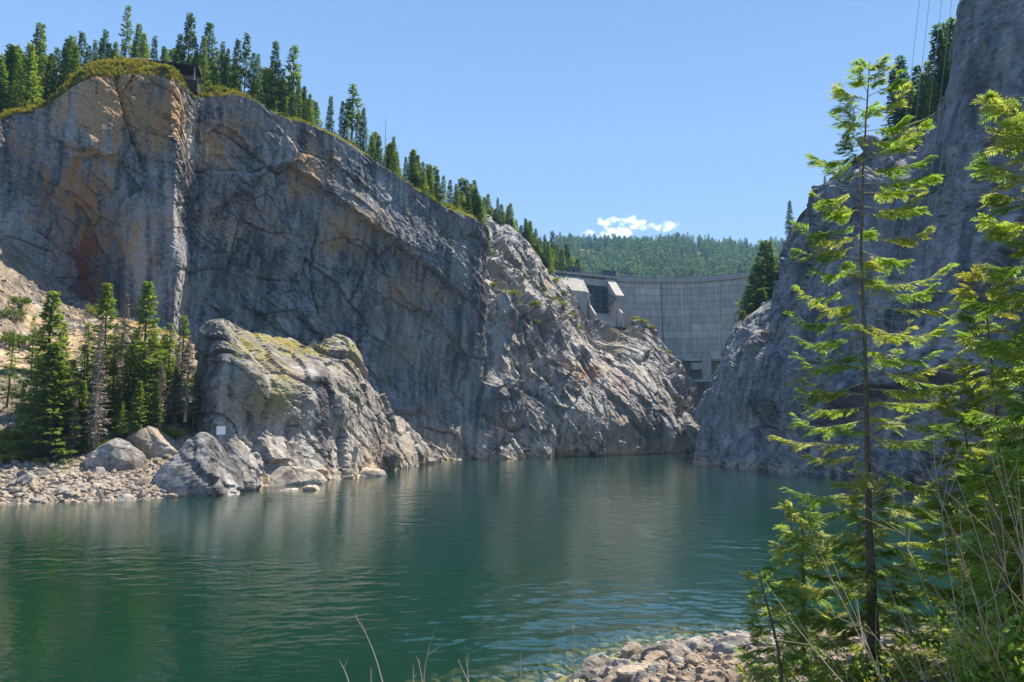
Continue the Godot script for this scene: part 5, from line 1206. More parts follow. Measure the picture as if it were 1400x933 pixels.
func buildings() -> void:
	# an open shelter with a low gable roof and a pale railing on the cliff top, and a small one further along
	for b in [[Vector3(-88.6, 0, -193.2), 12.5, 5.4, 0.25, "dark-roofed open shelter with pale railing on the left cliff top"], [Vector3(-57.3, 0, -224.0), 5.5, 3.4, 0.6, "small dark-roofed hut at the cliff edge beside slender pines"]]:
		var at: Vector3 = b[0]
		at.y = lawn_height(at.x, at.z) - 1.3
		var t := thing("viewing_shelter", b[4], "shelter", at, b[3])
		var w: float = b[1] / 2.0
		var h: float = b[2]
		put("roof", prismed([Vector2(-3.4, h * 0.72), Vector2(3.4, h * 0.72), Vector2(3.4, h * 0.78), Vector2(0, h), Vector2(-3.4, h * 0.78)], -w, w), mats.roof, t)
		for x in [-w * 0.85, 0.0, w * 0.85]:
			for z in [-2.8, 2.8]:
				put("post", boxed(Vector3(x - 0.12, 0, z - 0.12), Vector3(x + 0.12, h * 0.715, z + 0.12)), mats.timber, t)
		put("back_wall", boxed(Vector3(-w * 0.8, 0, -2.6), Vector3(w * 0.8, h * 0.7, -2.4)), mats.timber, t)
		put("floor_slab", boxed(Vector3(-w, -3.0, -3.3), Vector3(w, 0.05, 3.3)), mats.roof, t)
	var f := thing("railing", "pale board railing along the cliff top in front of the open shelter", "railing", Vector3.ZERO)
	for k in 7:
		var x := -97.5 + 1.75 * k
		var z := -188.6 - 0.25 * k
		var y := lawn_height(x, z) - 0.2
		put("post", boxed(Vector3(x - 0.1, y, z - 0.1), Vector3(x + 0.1, y + 1.7, z + 0.1)), mats.timber, f)
		if k < 6:
			var y2 := lawn_height(x + 1.75, z - 0.25) - 0.2
			for e in 4:
				put("board", solid_tube(PackedVector3Array([Vector3(x + 0.12, y + 0.35 + 0.36 * e, z), Vector3(x + 1.63, y2 + 0.35 + 0.36 * e, z - 0.25)]), 0.2, 0.2, 4), mats.timber, f)


func sign_board() -> void:
	var t := thing("warning_sign", "small white square sign on a post between boulder and outcrop", "sign", Vector3(-42.7, 6.1, -114.2), 0.2)
	put("post", boxed(Vector3(-0.05, -1.5, -0.08), Vector3(0.05, 3.0, 0.0)), mats.timber, t)
	put("board", boxed(Vector3(-0.6, 1.85, 0.01), Vector3(0.6, 3.05, 0.06)), mats.white_paint, t)
	put("frame", boxed(Vector3(-0.65, 1.8, -0.015), Vector3(0.65, 3.1, 0.005)), mats.timber, t)


func wires() -> void:
	var spans := [[Vector3(66.0, 78.0, -118.0), Vector3(68.1, 15.4, -146.0)], [Vector3(67.6, 78.0, -118.0), Vector3(70.0, 15.4, -146.0)], [Vector3(69.6, 78.0, -118.0), Vector3(72.4, 15.4, -146.0)], [Vector3(71.2, 78.0, -118.0), Vector3(74.2, 15.4, -146.0)], [Vector3(72.5, 78.0, -118.0), Vector3(75.7, 15.4, -146.0)]]
	for k in 5:
		var a: Vector3 = spans[k][0]
		var b: Vector3 = spans[k][1]
		var top := a + (a - b) * 0.6
		var path := PackedVector3Array()
		for i in 25:
			var f := i / 24.0
			path.append(top.lerp(b, f) - Vector3(0, 4.0 * f * (1.0 - f), 0))
		var o := put("power_line", solid_tube(path, 0.035, 0.035, 4), mats.wire)
		tag(o, "thin overhead power line running down to the right cliff, %s from the left" % nth(k), "cable", "power lines by the right cliff")


# ---- far hill, trees on the ground -----------------------------------------------------------------

var lawns: Array[PackedVector3Array] = []


func lawn_height(x: float, z: float) -> float:
	var best := 1e9
	var y := 0.0
	for lawn in lawns:
		for p in lawn:
			var far := (p.x - x) * (p.x - x) + (p.z - z) * (p.z - z)
			if far < best:
				best = far
				y = p.y
	return y


func lawn_gap(x: float, z: float) -> float:
	var best := 1e9
	for p in lawns[2]:
		best = minf(best, (p.x - x) * (p.x - x) + (p.z - z) * (p.z - z))
	return sqrt(best)


func hill_height(x: float, z: float) -> float:
	var d := -z
	var f := clampf((d - 620.0) / 1080.0, 0.0, 1.0)
	var y := 78.0 + 345.0 * f * (0.75 + 0.25 * f) + 22.0 * n_warp.get_noise_2d(x * 0.06, z * 0.06) * f
	y += (x - 300.0) * 0.02 * f
	return y - 0.25 * maxf(0.0, d - 1720.0)


func far_hill() -> void:
	var nu := 150
	var nv := 110
	var p := PackedVector3Array()
	var c := PackedColorArray()
	for j in nv:
		for i in nu:
			var z := -600.0 - 1700.0 * j / (nv - 1)
			var x := -1300.0 + 3000.0 * i / (nu - 1)
			p.append(Vector3(x, hill_height(x, z), z))
			var a := clampf(0.5 + 2.0 * n_patch.get_noise_2d(x * 0.25, z * 0.25), 0.0, 1.0)
			c.append(Color(0.06, 0.09, 0.025).lerp(Color(0.30, 0.30, 0.06), a * a))
	setting("far_hill", grid(nu, nv, p, c), mats.ground)
	# the wood on it reads as one mass
	var r := RandomNumberGenerator.new()
	r.seed = 31
	var low := conifer_meshes(61, 20.0, 0.04, 3.3, 0.9, 1.7, 0.35, 0.4, Color(1, 1, 1), 1.5, 3)
	var places: Array[Transform3D] = []
	var tones: Array[Color] = []
	for k in 11000:
		var z := -r.randf_range(1120.0, 1800.0)
		var x := r.randf_range(-0.1, 0.55) * -z - 60.0
		var open := n_patch.get_noise_2d(x * 0.25, z * 0.25)
		if open > 0.2 or (open > 0.02 and r.randf() < 0.6):
			continue
		var s := r.randf_range(0.9, 1.6)
		places.append(Transform3D(Basis(Vector3.UP, r.randf() * TAU).scaled(Vector3(s, s * r.randf_range(0.9, 1.2), s)), Vector3(x, hill_height(x, z) - 0.5, z)))
		var g := r.randf_range(0.7, 1.5)
		tones.append(Color(0.085 * g * r.randf_range(0.8, 1.5), 0.165 * g, 0.075 * g))
	var mm := MultiMesh.new()
	mm.transform_format = MultiMesh.TRANSFORM_3D
	mm.use_colors = true
	mm.mesh = low[1]
	mm.instance_count = places.size()
	for k in places.size():
		mm.set_instance_transform(k, places[k])
		mm.set_instance_color(k, tones[k])
	var o := MultiMeshInstance3D.new()
	o.name = "hillside_forest"
	o.multimesh = mm
	o.material_override = mats.needles
	add_child(o)
	stuff(o, "dense conifer forest covering the far hill behind the dam", "forest")


func words_for(kind: String, tall: float) -> String:
	var size := "tall " if tall > 19.0 else "short " if tall < 12.0 else ""
	if kind.begins_with("fir"):
		return size + ("dark fir" if kind in ["fir_b", "fir_d"] else "green fir")
	if kind.begins_with("pine"):
		return size + "bare-stemmed pine"
	if kind == "snag":
		return size + "dead bare snag"
	return size + "slender conifer"


func trees() -> void:
	mats.twigs = tinted(0.9)
	make_kinds()
	for k in RIM_TREES.size():
		var a: Array = RIM_TREES[k]
		var y := lawn_height(a[0], a[1]) - 0.3
		var tall: float = clampf(a[2] - y, 5.0, 34.0)
		conifer(a[3], "conifer_tree", "%s on the left cliff top, %s" % [words_for(a[3], tall), place(k, RIM_TREES.size(), "tree")], Vector3(a[0], y, a[1]), tall, rng.randf() * TAU, "conifers on the left cliff top", a[4] * clampf(15.0 / tall, 0.85, 1.9))
	for k in RIDGE_TREES.size():
		var a: Array = RIDGE_TREES[k]
		var y := lawn_height(a[0], a[1]) - 0.3
		var tall: float = clampf(a[2] - y, 5.0, 30.0)
		conifer(a[3], "conifer_tree", "%s on the ridge beside the dam, %s" % [words_for(a[3], tall), place(k, RIDGE_TREES.size(), "tree")], Vector3(a[0], y, a[1]), tall, rng.randf() * TAU, "conifers on the ridge beside the dam", a[4] * clampf(16.0 / tall, 1.0, 2.0))
	for k in RIGHT_TREES.size():
		var a: Array = RIGHT_TREES[k]
		var foot: float = a[3] - 1.5
		if lawn_gap(a[0], a[1]) < 7.0:
			foot = minf(lawn_height(a[0], a[1]) - 0.5, a[2] - 5.0)
		conifer(a[4], "conifer_tree", "%s on the right cliff, %s tree from the left" % [words_for(a[4], a[2] - foot), nth(k)], Vector3(a[0], foot, a[1]), a[2] - foot, rng.randf() * TAU, "conifers on the right cliff", a[5] * (1.5 if a[0] < 90.0 and a[1] < -220.0 else 1.0))
	for k in SHORE_TREES.size():
		var a: Array = SHORE_TREES[k]
		var foot: float = a[3] - 1.0
		var w := {"shore_fir": "dense dark fir", "shore_pine": "pine with bare lower trunk", "shore_slim": "slender green conifer", "shore_loose": "sparse light green conifer", "shore_dead": "dead grey conifer"}
		conifer(a[4], "shore_tree", "%s on the left talus shore, %s tree from the left" % [w[a[4]], nth(k)], Vector3(a[0], foot, a[1]), a[2] - foot, rng.randf() * TAU, "trees on the left talus shore", a[5] * 1.3)


# ---- stones -----------------------------------------------------------------------------------------

func stone_mesh(seed_of: int, rings: int, tone: Color, squash: Vector3, cuts: int, rough: float) -> ArrayMesh:
	var r := RandomNumberGenerator.new()
	r.seed = seed_of
	var ball := SphereMesh.new()
	ball.radius = 1.0
	ball.height = 2.0
	ball.rings = rings
	ball.radial_segments = int(rings * 1.6)
	var arrays := ball.get_mesh_arrays()
	var v: PackedVector3Array = arrays[Mesh.ARRAY_VERTEX]
	var planes := []
	for k in cuts:
		planes.append([dot3(r).normalized(), r.randf_range(0.5, 0.86)])
	var c := PackedColorArray()
	c.resize(v.size())
	var shift := dot3(r) * 50.0
	for k in v.size():
		var p := v[k]
		for a in planes:
			var over: float = p.dot(a[0]) - a[1]
			if over > 0.0:
				p -= a[0] * over * 0.93
		var q := p + shift
		p *= 1.0 + rough * (0.5 * n_big.get_noise_3dv(q * 40.0) + 0.35 * n_fine.get_noise_3dv(q * 4.0) + 0.2 * n_fine.get_noise_3dv(q * 11.0))
		v[k] = p * squash
		var t := 1.0 + 0.5 * n_patch.get_noise_3dv(q * 22.0) + 0.3 * n_fine.get_noise_3dv(q * 9.0)
		c[k] = Color(tone.r * t, tone.g * t, tone.b * t)
	var out := []
	out.resize(Mesh.ARRAY_MAX)
	out[Mesh.ARRAY_VERTEX] = v
	out[Mesh.ARRAY_COLOR] = c
	out[Mesh.ARRAY_INDEX] = arrays[Mesh.ARRAY_INDEX]
	var m := ArrayMesh.new()
	m.add_surface_from_arrays(Mesh.PRIMITIVE_TRIANGLES, out)
	return m


func boulder(called: String, label: String, at: Vector3, size: Vector3, seed_of: int, tone: Color, stains: Array, grass: float, turn: float, peak := 0.0) -> void:
	# a large boulder with cut faces, cracks and what grows on it
	var r := RandomNumberGenerator.new()
	r.seed = seed_of
	var ball := SphereMesh.new()
	ball.radius = 1.0
	ball.height = 2.0
	ball.rings = 64
	ball.radial_segments = 110
	var arrays := ball.get_mesh_arrays()
	var v: PackedVector3Array = arrays[Mesh.ARRAY_VERTEX]
	var planes := []
	for k in 9:
		planes.append([(dot3(r) + Vector3(0, 0.2, 0)).normalized(), r.randf_range(0.55, 0.85)])
	var c := PackedColorArray()
	c.resize(v.size())
	for k in v.size():
		var p := v[k]
		for a in planes:
			var over: float = p.dot(a[0]) - a[1]
			if over > 0.0:
				p -= a[0] * over * 0.92
		if p.y > 0.0:
			p.x *= 1.0 - peak * p.y
			p.z *= 1.0 - peak * p.y
		var n := p.normalized()
		var w := p * size
		var s := minf(size.x, size.y) * 0.16
		var q := (w + at) * (3.6 / size.x)
		w += n * s * 0.55 * relief(q * 4.0, 0.8, 3)
		v[k] = w
		c[k] = stained(w + at, n.y, tone, stains, grass)
	var out := []
	out.resize(Mesh.ARRAY_MAX)
	out[Mesh.ARRAY_VERTEX] = v
	out[Mesh.ARRAY_COLOR] = c
	out[Mesh.ARRAY_INDEX] = arrays[Mesh.ARRAY_INDEX]
	var m := ArrayMesh.new()
	m.add_surface_from_arrays(Mesh.PRIMITIVE_TRIANGLES, out)
	var o := put(called, m, mats.rock)
	o.position = at
	o.rotation.y = turn
	tag(o, label, "boulder", "boulders on the far shore")


func stones() -> void:
	var grey := Color(0.33, 0.325, 0.32)
	var cream := Color(0.6, 0.52, 0.4)
	var moss := Color(0.13, 0.13, 0.03)
	boulder("shore_boulder", "big dark peaked boulder standing at the waterline below the sign", Vector3(-42.6, 1.2, -107.5), Vector3(7.0, 7.4, 5.5), 71, Color(0.25, 0.245, 0.24), [[Vector3(-42, -0.3, -104), 20.0, 0.9, cream, 0.5]], 0.0, 0.35, 0.45)
	boulder("shore_boulder", "grey boulder with mossy top, half sunk in the beach left of the peaked boulder", Vector3(-55.2, 4.3, -109.0), Vector3(3.9, 3.6, 3.4), 72, Color(0.34, 0.32, 0.29), [], 0.42, 0.6, 0.1)
	boulder("shore_boulder", "wide grey-brown boulder with grass on top under the dead trees", Vector3(-53.2, 5.6, -116.0), Vector3(5.2, 3.6, 3.8), 73, Color(0.34, 0.31, 0.27), [[Vector3(-52, 8.2, -115), 5.0, 1.2, Color(0.36, 0.28, 0.18), 0.4]], 0.42, -0.2, 0.15)
	boulder("shore_boulder", "pale rock shelf lying in the water before the outcrop", Vector3(-30.5, 0.2, -151.0), Vector3(7.0, 1.9, 4.0), 74, Color(0.5, 0.44, 0.35), [], 0.0, 0.5)
	boulder("shore_boulder", "long low grey shelf of rock at the foot of the outcrop", Vector3(-37.0, 0.5, -127.5), Vector3(6.5, 2.3, 3.5), 75, Color(0.42, 0.38, 0.32), [], 0.0, 0.25)
	boulder("shore_boulder", "dark rounded rock between the peaked boulder and the outcrop shelf", Vector3(-38.6, 0.7, -114.5), Vector3(2.2, 2.0, 2.0), 76, Color(0.26, 0.25, 0.24), [], 0.0, 0.1)
	boulder("shore_boulder", "pale low rock alone in the water off the outcrop", Vector3(-29.0, 0.1, -114.0), Vector3(1.5, 0.75, 1.2), 77, Color(0.55, 0.47, 0.36), [], 0.0, 1.0)
	boulder("shore_boulder", "flat pale rock awash beside the low rock off the outcrop", Vector3(-32.0, 0.0, -113.0), Vector3(1.6, 0.4, 1.0), 78, Color(0.55, 0.47, 0.36), [], 0.0, 0.3)
	boulder("shore_boulder", "tan rock wedge leaning against the right end of the outcrop", Vector3(-29.5, 3.6, -176.0), Vector3(6.0, 4.2, 4.5), 79, Color(0.40, 0.34, 0.27), [], 0.0, 0.7, 0.2)
	boulder("shore_boulder", "cream boulder at the waterline under the far wall, beyond the outcrop", Vector3(-25.0, 0.6, -214.0), Vector3(5.5, 2.4, 3.5), 80, Color(0.5, 0.43, 0.33), [], 0.0, 0.2)
	var forms := []
	var tones := [Color(0.38, 0.33, 0.27), Color(0.28, 0.265, 0.245), Color(0.46, 0.39, 0.30), Color(0.21, 0.20, 0.185), Color(0.36, 0.29, 0.22), Color(0.33, 0.315, 0.295), Color(0.42, 0.39, 0.34), Color(0.27, 0.24, 0.2)]
	for k in 8:
		forms.append(stone_mesh(200 + k, 14, tones[k], Vector3(1, rng.randf_range(0.55, 0.85), rng.randf_range(0.65, 0.95)), 14, 0.2))
	# the far beach: single stones where they show largest, the rest as rubble
	var places: Array[Transform3D] = []
	var made := 0
	for tries in 60000:
		var p: Vector3 = talus[rng.randi() % talus.size()]
		if p.y < -0.4 or p.y > 5.0 or p.z < -118.0 or p.x > -41.0 or p.x < -78.0:
			continue
		if rng.randf() > (1.0 if p.y < 2.6 else 0.25):
			continue
		var s := 0.16 + 0.5 * pow(rng.randf(), 3.0)
		if made < 150 and rng.randf() < 0.12:
			s = 0.45 + 0.9 * pow(rng.randf(), 2.0)
			var o := put("beach_stone", forms[rng.randi() % 8], mats.stone)
			o.transform = Transform3D(Basis.from_euler(Vector3(rng.randf_range(-0.4, 0.4), rng.randf() * TAU, rng.randf_range(-0.4, 0.4))).scaled(Vector3.ONE * s), p + Vector3(rng.randf_range(-0.3, 0.3), 0.2 * s, rng.randf_range(-0.3, 0.3)))
			tag(o, "%s %s stone %s" % [size_word(s, 0.6, 0.95), TONE_WORDS[forms.find(o.mesh)], "at the far waterline" if p.y < 0.6 else "on the far beach below the trees" if p.x < -58.0 else "on the far beach beside the boulders"], "stone", "stones on the far beach")
			made += 1
		elif places.size() < 5200:
			places.append(Transform3D(Basis.from_euler(Vector3(rng.randf() * 0.6, rng.randf() * TAU, rng.randf() * 0.6)).scaled(Vector3.ONE * s), p + Vector3(rng.randf_range(-0.3, 0.3), 0.1 * s, rng.randf_range(-0.3, 0.3))))
	var small := []
	for k in 4:
		small.append(stone_mesh(230 + k, 6, tones[k * 2], Vector3(1, 0.65, 0.8), 8, 0.1))
	for k in 4:
		var own := []
		for i in places.size():
			if i % 4 == k:
				own.append(places[i])
		scatter("beach_rubble", small[k], mats.stone, own, "loose pale rubble covering the far beach", "rubble")
	# rubble on the open gully above
	var gully := []
	for tries in 9000:
		var p: Vector3 = talus[rng.randi() % talus.size()]
		if p.y < 8.0 or p.x > -62.0 or rng.randf() > 0.5 - 0.5 * n_patch.get_noise_3dv(p):
			continue
		gully.append(Transform3D(Basis.from_euler(dot3(rng)).scaled(Vector3.ONE * (0.15 + 0.7 * pow(rng.randf(), 4.0))), p))
	scatter("gully_rubble", small[1], mats.stone, gully, "loose rubble on the tan gully slope", "rubble")
	# the near bank
	made = 0
	var near := []
	for k in 420:
		var x := rng.randf_range(0.5, 17.0)
		var e := bank_edge(x)
		var up := -2.0 + 11.0 * rng.randf() * rng.randf()
		var s := rng.randf_range(0.2, 0.46) + 0.34 * pow(rng.randf(), 3.0)
		if up < 0.0:
			s *= 0.8
			if rng.randf() < 0.45:
				continue
		var z := e + up
		near.append([x, z, s])
	near.sort_custom(func(a, b): return a[0] < b[0])
	for a in near:
		var o := put("bank_stone", forms[rng.randi() % 8], mats.stone)
		o.transform = Transform3D(Basis.from_euler(Vector3(rng.randf_range(-0.5, 0.5), rng.randf() * TAU, rng.randf_range(-0.5, 0.5))).scaled(Vector3.ONE * a[2]), Vector3(a[0], bank(a[0], a[1]) + 0.25 * a[2], a[1]))
		var zone := "in the near shallows" if a[1] < bank_edge(a[0]) - 0.3 else "at the near waterline" if a[1] < bank_edge(a[0]) + 1.2 else "up the near bank"
		if a[0] > 6.5:
			zone += " beside the cedars"
		elif a[0] < 1.5:
			zone += " by the dry stalks"
		tag(o, "%s %s riprap stone %s" % [size_word(a[2], 0.28, 0.5), TONE_WORDS[forms.find(o.mesh)], zone], "stone", "riprap stones on the near bank")
	var under := []
	for k in 2600:
		var x := rng.randf_range(-26.0, 17.0)
		var out := 9.0 * pow(rng.randf(), 1.3)
		var z := bank_edge(x) - out + 1.0
		under.append(Transform3D(Basis.from_euler(dot3(rng)).scaled(Vector3.ONE * rng.randf_range(0.1, 0.42)), Vector3(x, bank(x, z), z)))
	scatter("river_bed_stones", small[1], mats.algae, under, "algae-covered stones under the shallow water by the near bank", "stones")
	var gravel := []
	for k in 7000:
		var x := rng.randf_range(-6.0, 22.0)
		var z := bank_edge(x) + rng.randf_range(-1.0, 14.0)
		gravel.append(Transform3D(Basis.from_euler(dot3(rng)).scaled(Vector3.ONE * (0.06 + 0.2 * pow(rng.randf(), 2.0))), Vector3(x, bank(x, z), z)))
	scatter("bank_gravel", small[2], mats.stone, gravel, "gravel and small stones covering the near bank", "gravel")


const TONE_WORDS := ["sandy", "grey", "cream", "dark", "tan-brown", "light grey", "pale", "brown"]


func size_word(s: float, small: float, large: float) -> String:
	return "small" if s < small else "large" if s > large else "middling"


func scatter(called: String, mesh: Mesh, m: Material, places: Array, label: String, category: String) -> void:
	var mm := MultiMesh.new()
	mm.transform_format = MultiMesh.TRANSFORM_3D
	mm.mesh = mesh
	mm.instance_count = places.size()
	for k in places.size():
		mm.set_instance_transform(k, places[k])
	var o := MultiMeshInstance3D.new()
	o.name = numbered(called)
	o.multimesh = mm
	o.material_override = m
	add_child(o)
	stuff(o, label, category)


# ---- cedars and shrubs of the near bank ---------------------------------------------------------------

func spray(v: PackedVector3Array, c: PackedColorArray, r: RandomNumberGenerator, from: Vector3, dir: Vector3, flat: Vector3, long: float, tone: Color) -> void:
	# a flat fan of scale leaves: a stem with leaflets to both sides, shorter towards the tip
	var side := dir.cross(flat).normalized()
	var n := 7
	for k in n:
		var f := (k + 0.4) / n
		var at := from + dir * long * f - Vector3.UP * 0.12 * long * f * f
		var l := long * (0.55 * (1.0 - f) + 0.16) * r.randf_range(0.8, 1.2)
		for s in [-1.0, 1.0]:
			var way: Vector3 = (dir * 0.75 + side * s * 0.8 + flat * r.randf_range(-0.18, 0.18) - Vector3.UP * 0.12).normalized()
			var wide: Vector3 = way.cross(flat).normalized() * (0.005 + 0.06 * l)
			var g := r.randf_range(0.7, 1.25)
			var col := Color(tone.r * g, tone.g * g, tone.b * g)
			v.append_array([at, at + way * l * 0.55 + wide, at + way * l, at, at + way * l, at + way * l * 0.5 - wide])
			for q in 6:
				c.append(col)


func cedar(label: String, spine: Array, thick: float, first: float, reach: Callable, count: int, seed_of: int, size: float, tones: Array, bare := 0.3) -> void:
	var t := thing("cedar_tree", label, "tree", spine[0], 0.0, "cedars on the near bank")
	var r := RandomNumberGenerator.new()
	r.seed = seed_of
	var path := PackedVector3Array()
	for p in spine:
		path.append(p - spine[0])
	var curve := Curve3D.new()
	for p in path:
		curve.add_point(p)
	var long := curve.get_baked_length()
	var trunk := PackedVector3Array()
	for k in 40:
		trunk.append(curve.sample_baked(long * k / 39.0, true) + Vector3(r.randf_range(-1, 1), 0, r.randf_range(-1, 1)) * 0.006)
	put("trunk", solid_tube(trunk, thick, 0.008, 9, 0.8), mats.cedar_bark, t)
	for k in count:
		var f := first + (1.0 - first) * (k + r.randf_range(0.0, 0.8)) / count
		var at := curve.sample_baked(long * f, true)
		var left := k % 2 == 0
		var a := r.randf_range(-1.1, 1.1) + (PI if left else 0.0)
		var out := Vector3(cos(a), 0, sin(a) * 0.9)
		var l: float = reach.call(f, left) * r.randf_range(0.6, 1.08)
		var sag := r.randf_range(0.05, 0.45) * (1.0 - f * 0.7)
		var rise := r.randf_range(0.0, 0.25) + 0.55 * smoothstep(0.75, 1.0, f)
		var p1 := at + out * l * 0.4 + Vector3.UP * l * (rise * 0.35 - sag * 0.7)
		var p2 := at + out * l * 0.75 + Vector3.UP * l * (rise * 0.6 - sag)
		var p3 := at + out * l + Vector3.UP * l * (rise * 1.05 - sag * 0.55)
		var arm := Curve3D.new()
		for p in [at, p1, p2, p3]:
			arm.add_point(p)
		arm.set_point_out(1, (p2 - at) * 0.16)
		arm.set_point_in(1, (at - p2) * 0.16)
		arm.set_point_out(2, (p3 - p1) * 0.16)
		arm.set_point_in(2, (p1 - p3) * 0.16)
		var al := arm.get_baked_length()
		var line := PackedVector3Array()
		for i in 9:
			line.append(arm.sample_baked(al * i / 8.0, true))
		var b := put("branch", solid_tube(line, 0.004 + 0.005 * l, 0.002, 5), mats.cedar_twig, t)
		var v := PackedVector3Array()
		var c := PackedColorArray()
		var tone: Color = tones[r.randi() % tones.size()]
		var n := int(7 + 13 * l)
		var inner := bare * r.randf_range(0.1, 1.2)
		for i in n:
			var e := inner + (1.0 - inner) * (i + r.randf()) / n
			var here := arm.sample_baked(al * e, true)
			var along := (arm.sample_baked(al * minf(1.0, e + 0.05), true) - arm.sample_baked(al * (e - 0.05), true)).normalized()
			var side := along.cross(Vector3.UP).normalized() * (1.0 if i % 2 else -1.0)
			var dir := (along * r.randf_range(0.6, 1.3) + side * r.randf_range(0.1, 1.0) * (1.15 - e) + Vector3.UP * r.randf_range(-0.55, 0.12)).normalized()
			var flat := (Vector3.UP + dot3(r) * 0.4).normalized()
			var sl := size * r.randf_range(0.55, 1.15) * (0.7 + 0.4 * sin(PI * e))
			spray(v, c, r, here, dir, flat, sl, tone)
			if r.randf() < 0.7:
				var dir2 := (dir + side * 0.5 - Vector3.UP * r.randf_range(0.0, 0.5)).normalized()
				spray(v, c, r, here + dir * sl * 0.4, dir2, flat, sl * 0.8, tone)
		put("foliage", soup(v, c), mats.cedar, b)


func shrub(called: String, label: String, at: Vector3, size: Vector3, leaves: int, leaf: float, tones: Array, seed_of: int, group: String, narrow := 0.4) -> void:
	var t := thing(called, label, "shrub", at, 0.0, group)
	var r := RandomNumberGenerator.new()
	r.seed = seed_of
	var stems := PackedVector3Array()
	var v := PackedVector3Array()
	var c := PackedColorArray()
	var n := 9 + int(size.x * 3.0)
	for k in n:
		var a := r.randf() * TAU
		var far := sqrt(r.randf())
		var tip := Vector3(cos(a) * size.x * far, size.y * r.randf_range(0.65, 1.05) * (1.0 - 0.45 * far * far), sin(a) * size.z * far)
		var mid := tip * 0.5 + Vector3(0, size.y * 0.12, 0)
		tube(stems, PackedVector3Array([Vector3(cos(a) * 0.06, -0.1, sin(a) * 0.06), mid, tip]), 0.012 * size.y + 0.004, 0.003, 4)
		for i in leaves / n:
			var e := 0.25 + 0.75 * sqrt(r.randf())
			var here := (mid * (e * 2.0) if e < 0.5 else mid.lerp(tip, e * 2.0 - 1.0)) + dot3(r) * (0.10 * size.y + leaf)
			var dir := (dot3(r) + tip.normalized() * 0.5 + Vector3.UP * 0.2).normalized() * leaf * r.randf_range(0.6, 1.3)
			var wide := dir.cross(dot3(r) + Vector3.UP).normalized() * leaf * narrow * r.randf_range(0.7, 1.1)
			var fold := dir.cross(wide).normalized() * leaf * 0.1
			var tone: Color = tones[r.randi() % tones.size()]
			var g := r.randf_range(0.7, 1.3)
			var col := Color(tone.r * g, tone.g * g, tone.b * g)
			v.append_array([here, here + dir * 0.5 + wide + fold, here + dir, here, here + dir, here + dir * 0.5 - wide + fold])
			for q in 6:
				c.append(col)
	put("stems", soup(stems, PackedColorArray()), mats.bark, t)
	put("leaves", soup(v, c), mats.leaves, t)


func bare_stem(r: RandomNumberGenerator, v: PackedVector3Array, from: Vector3, to: Vector3, thick: float, forks: int) -> void:
	var path := PackedVector3Array()
	var off := Vector3.ZERO
	var bend := dot3(r) * from.distance_to(to) * 0.05
	for k in 10:
		var f := k / 9.0
		path.append(from.lerp(to, f) + bend * sin(PI * f) + off)
		off += dot3(r) * from.distance_to(to) * 0.006
	tube(v, path, thick, thick * 0.3, 5)
	for k in forks:
		var i := 3 + r.randi() % 6
		var d := (to - from).normalized()
		var l := from.distance_to(to) * r.randf_range(0.12, 0.3)
		var end := path[i] + (d + dot3(r) * 0.7).normalized() * l
		tube(v, PackedVector3Array([path[i], path[i].lerp(end, 0.5) + dot3(r) * l * 0.08, end]), thick * 0.5, thick * 0.2, 4)


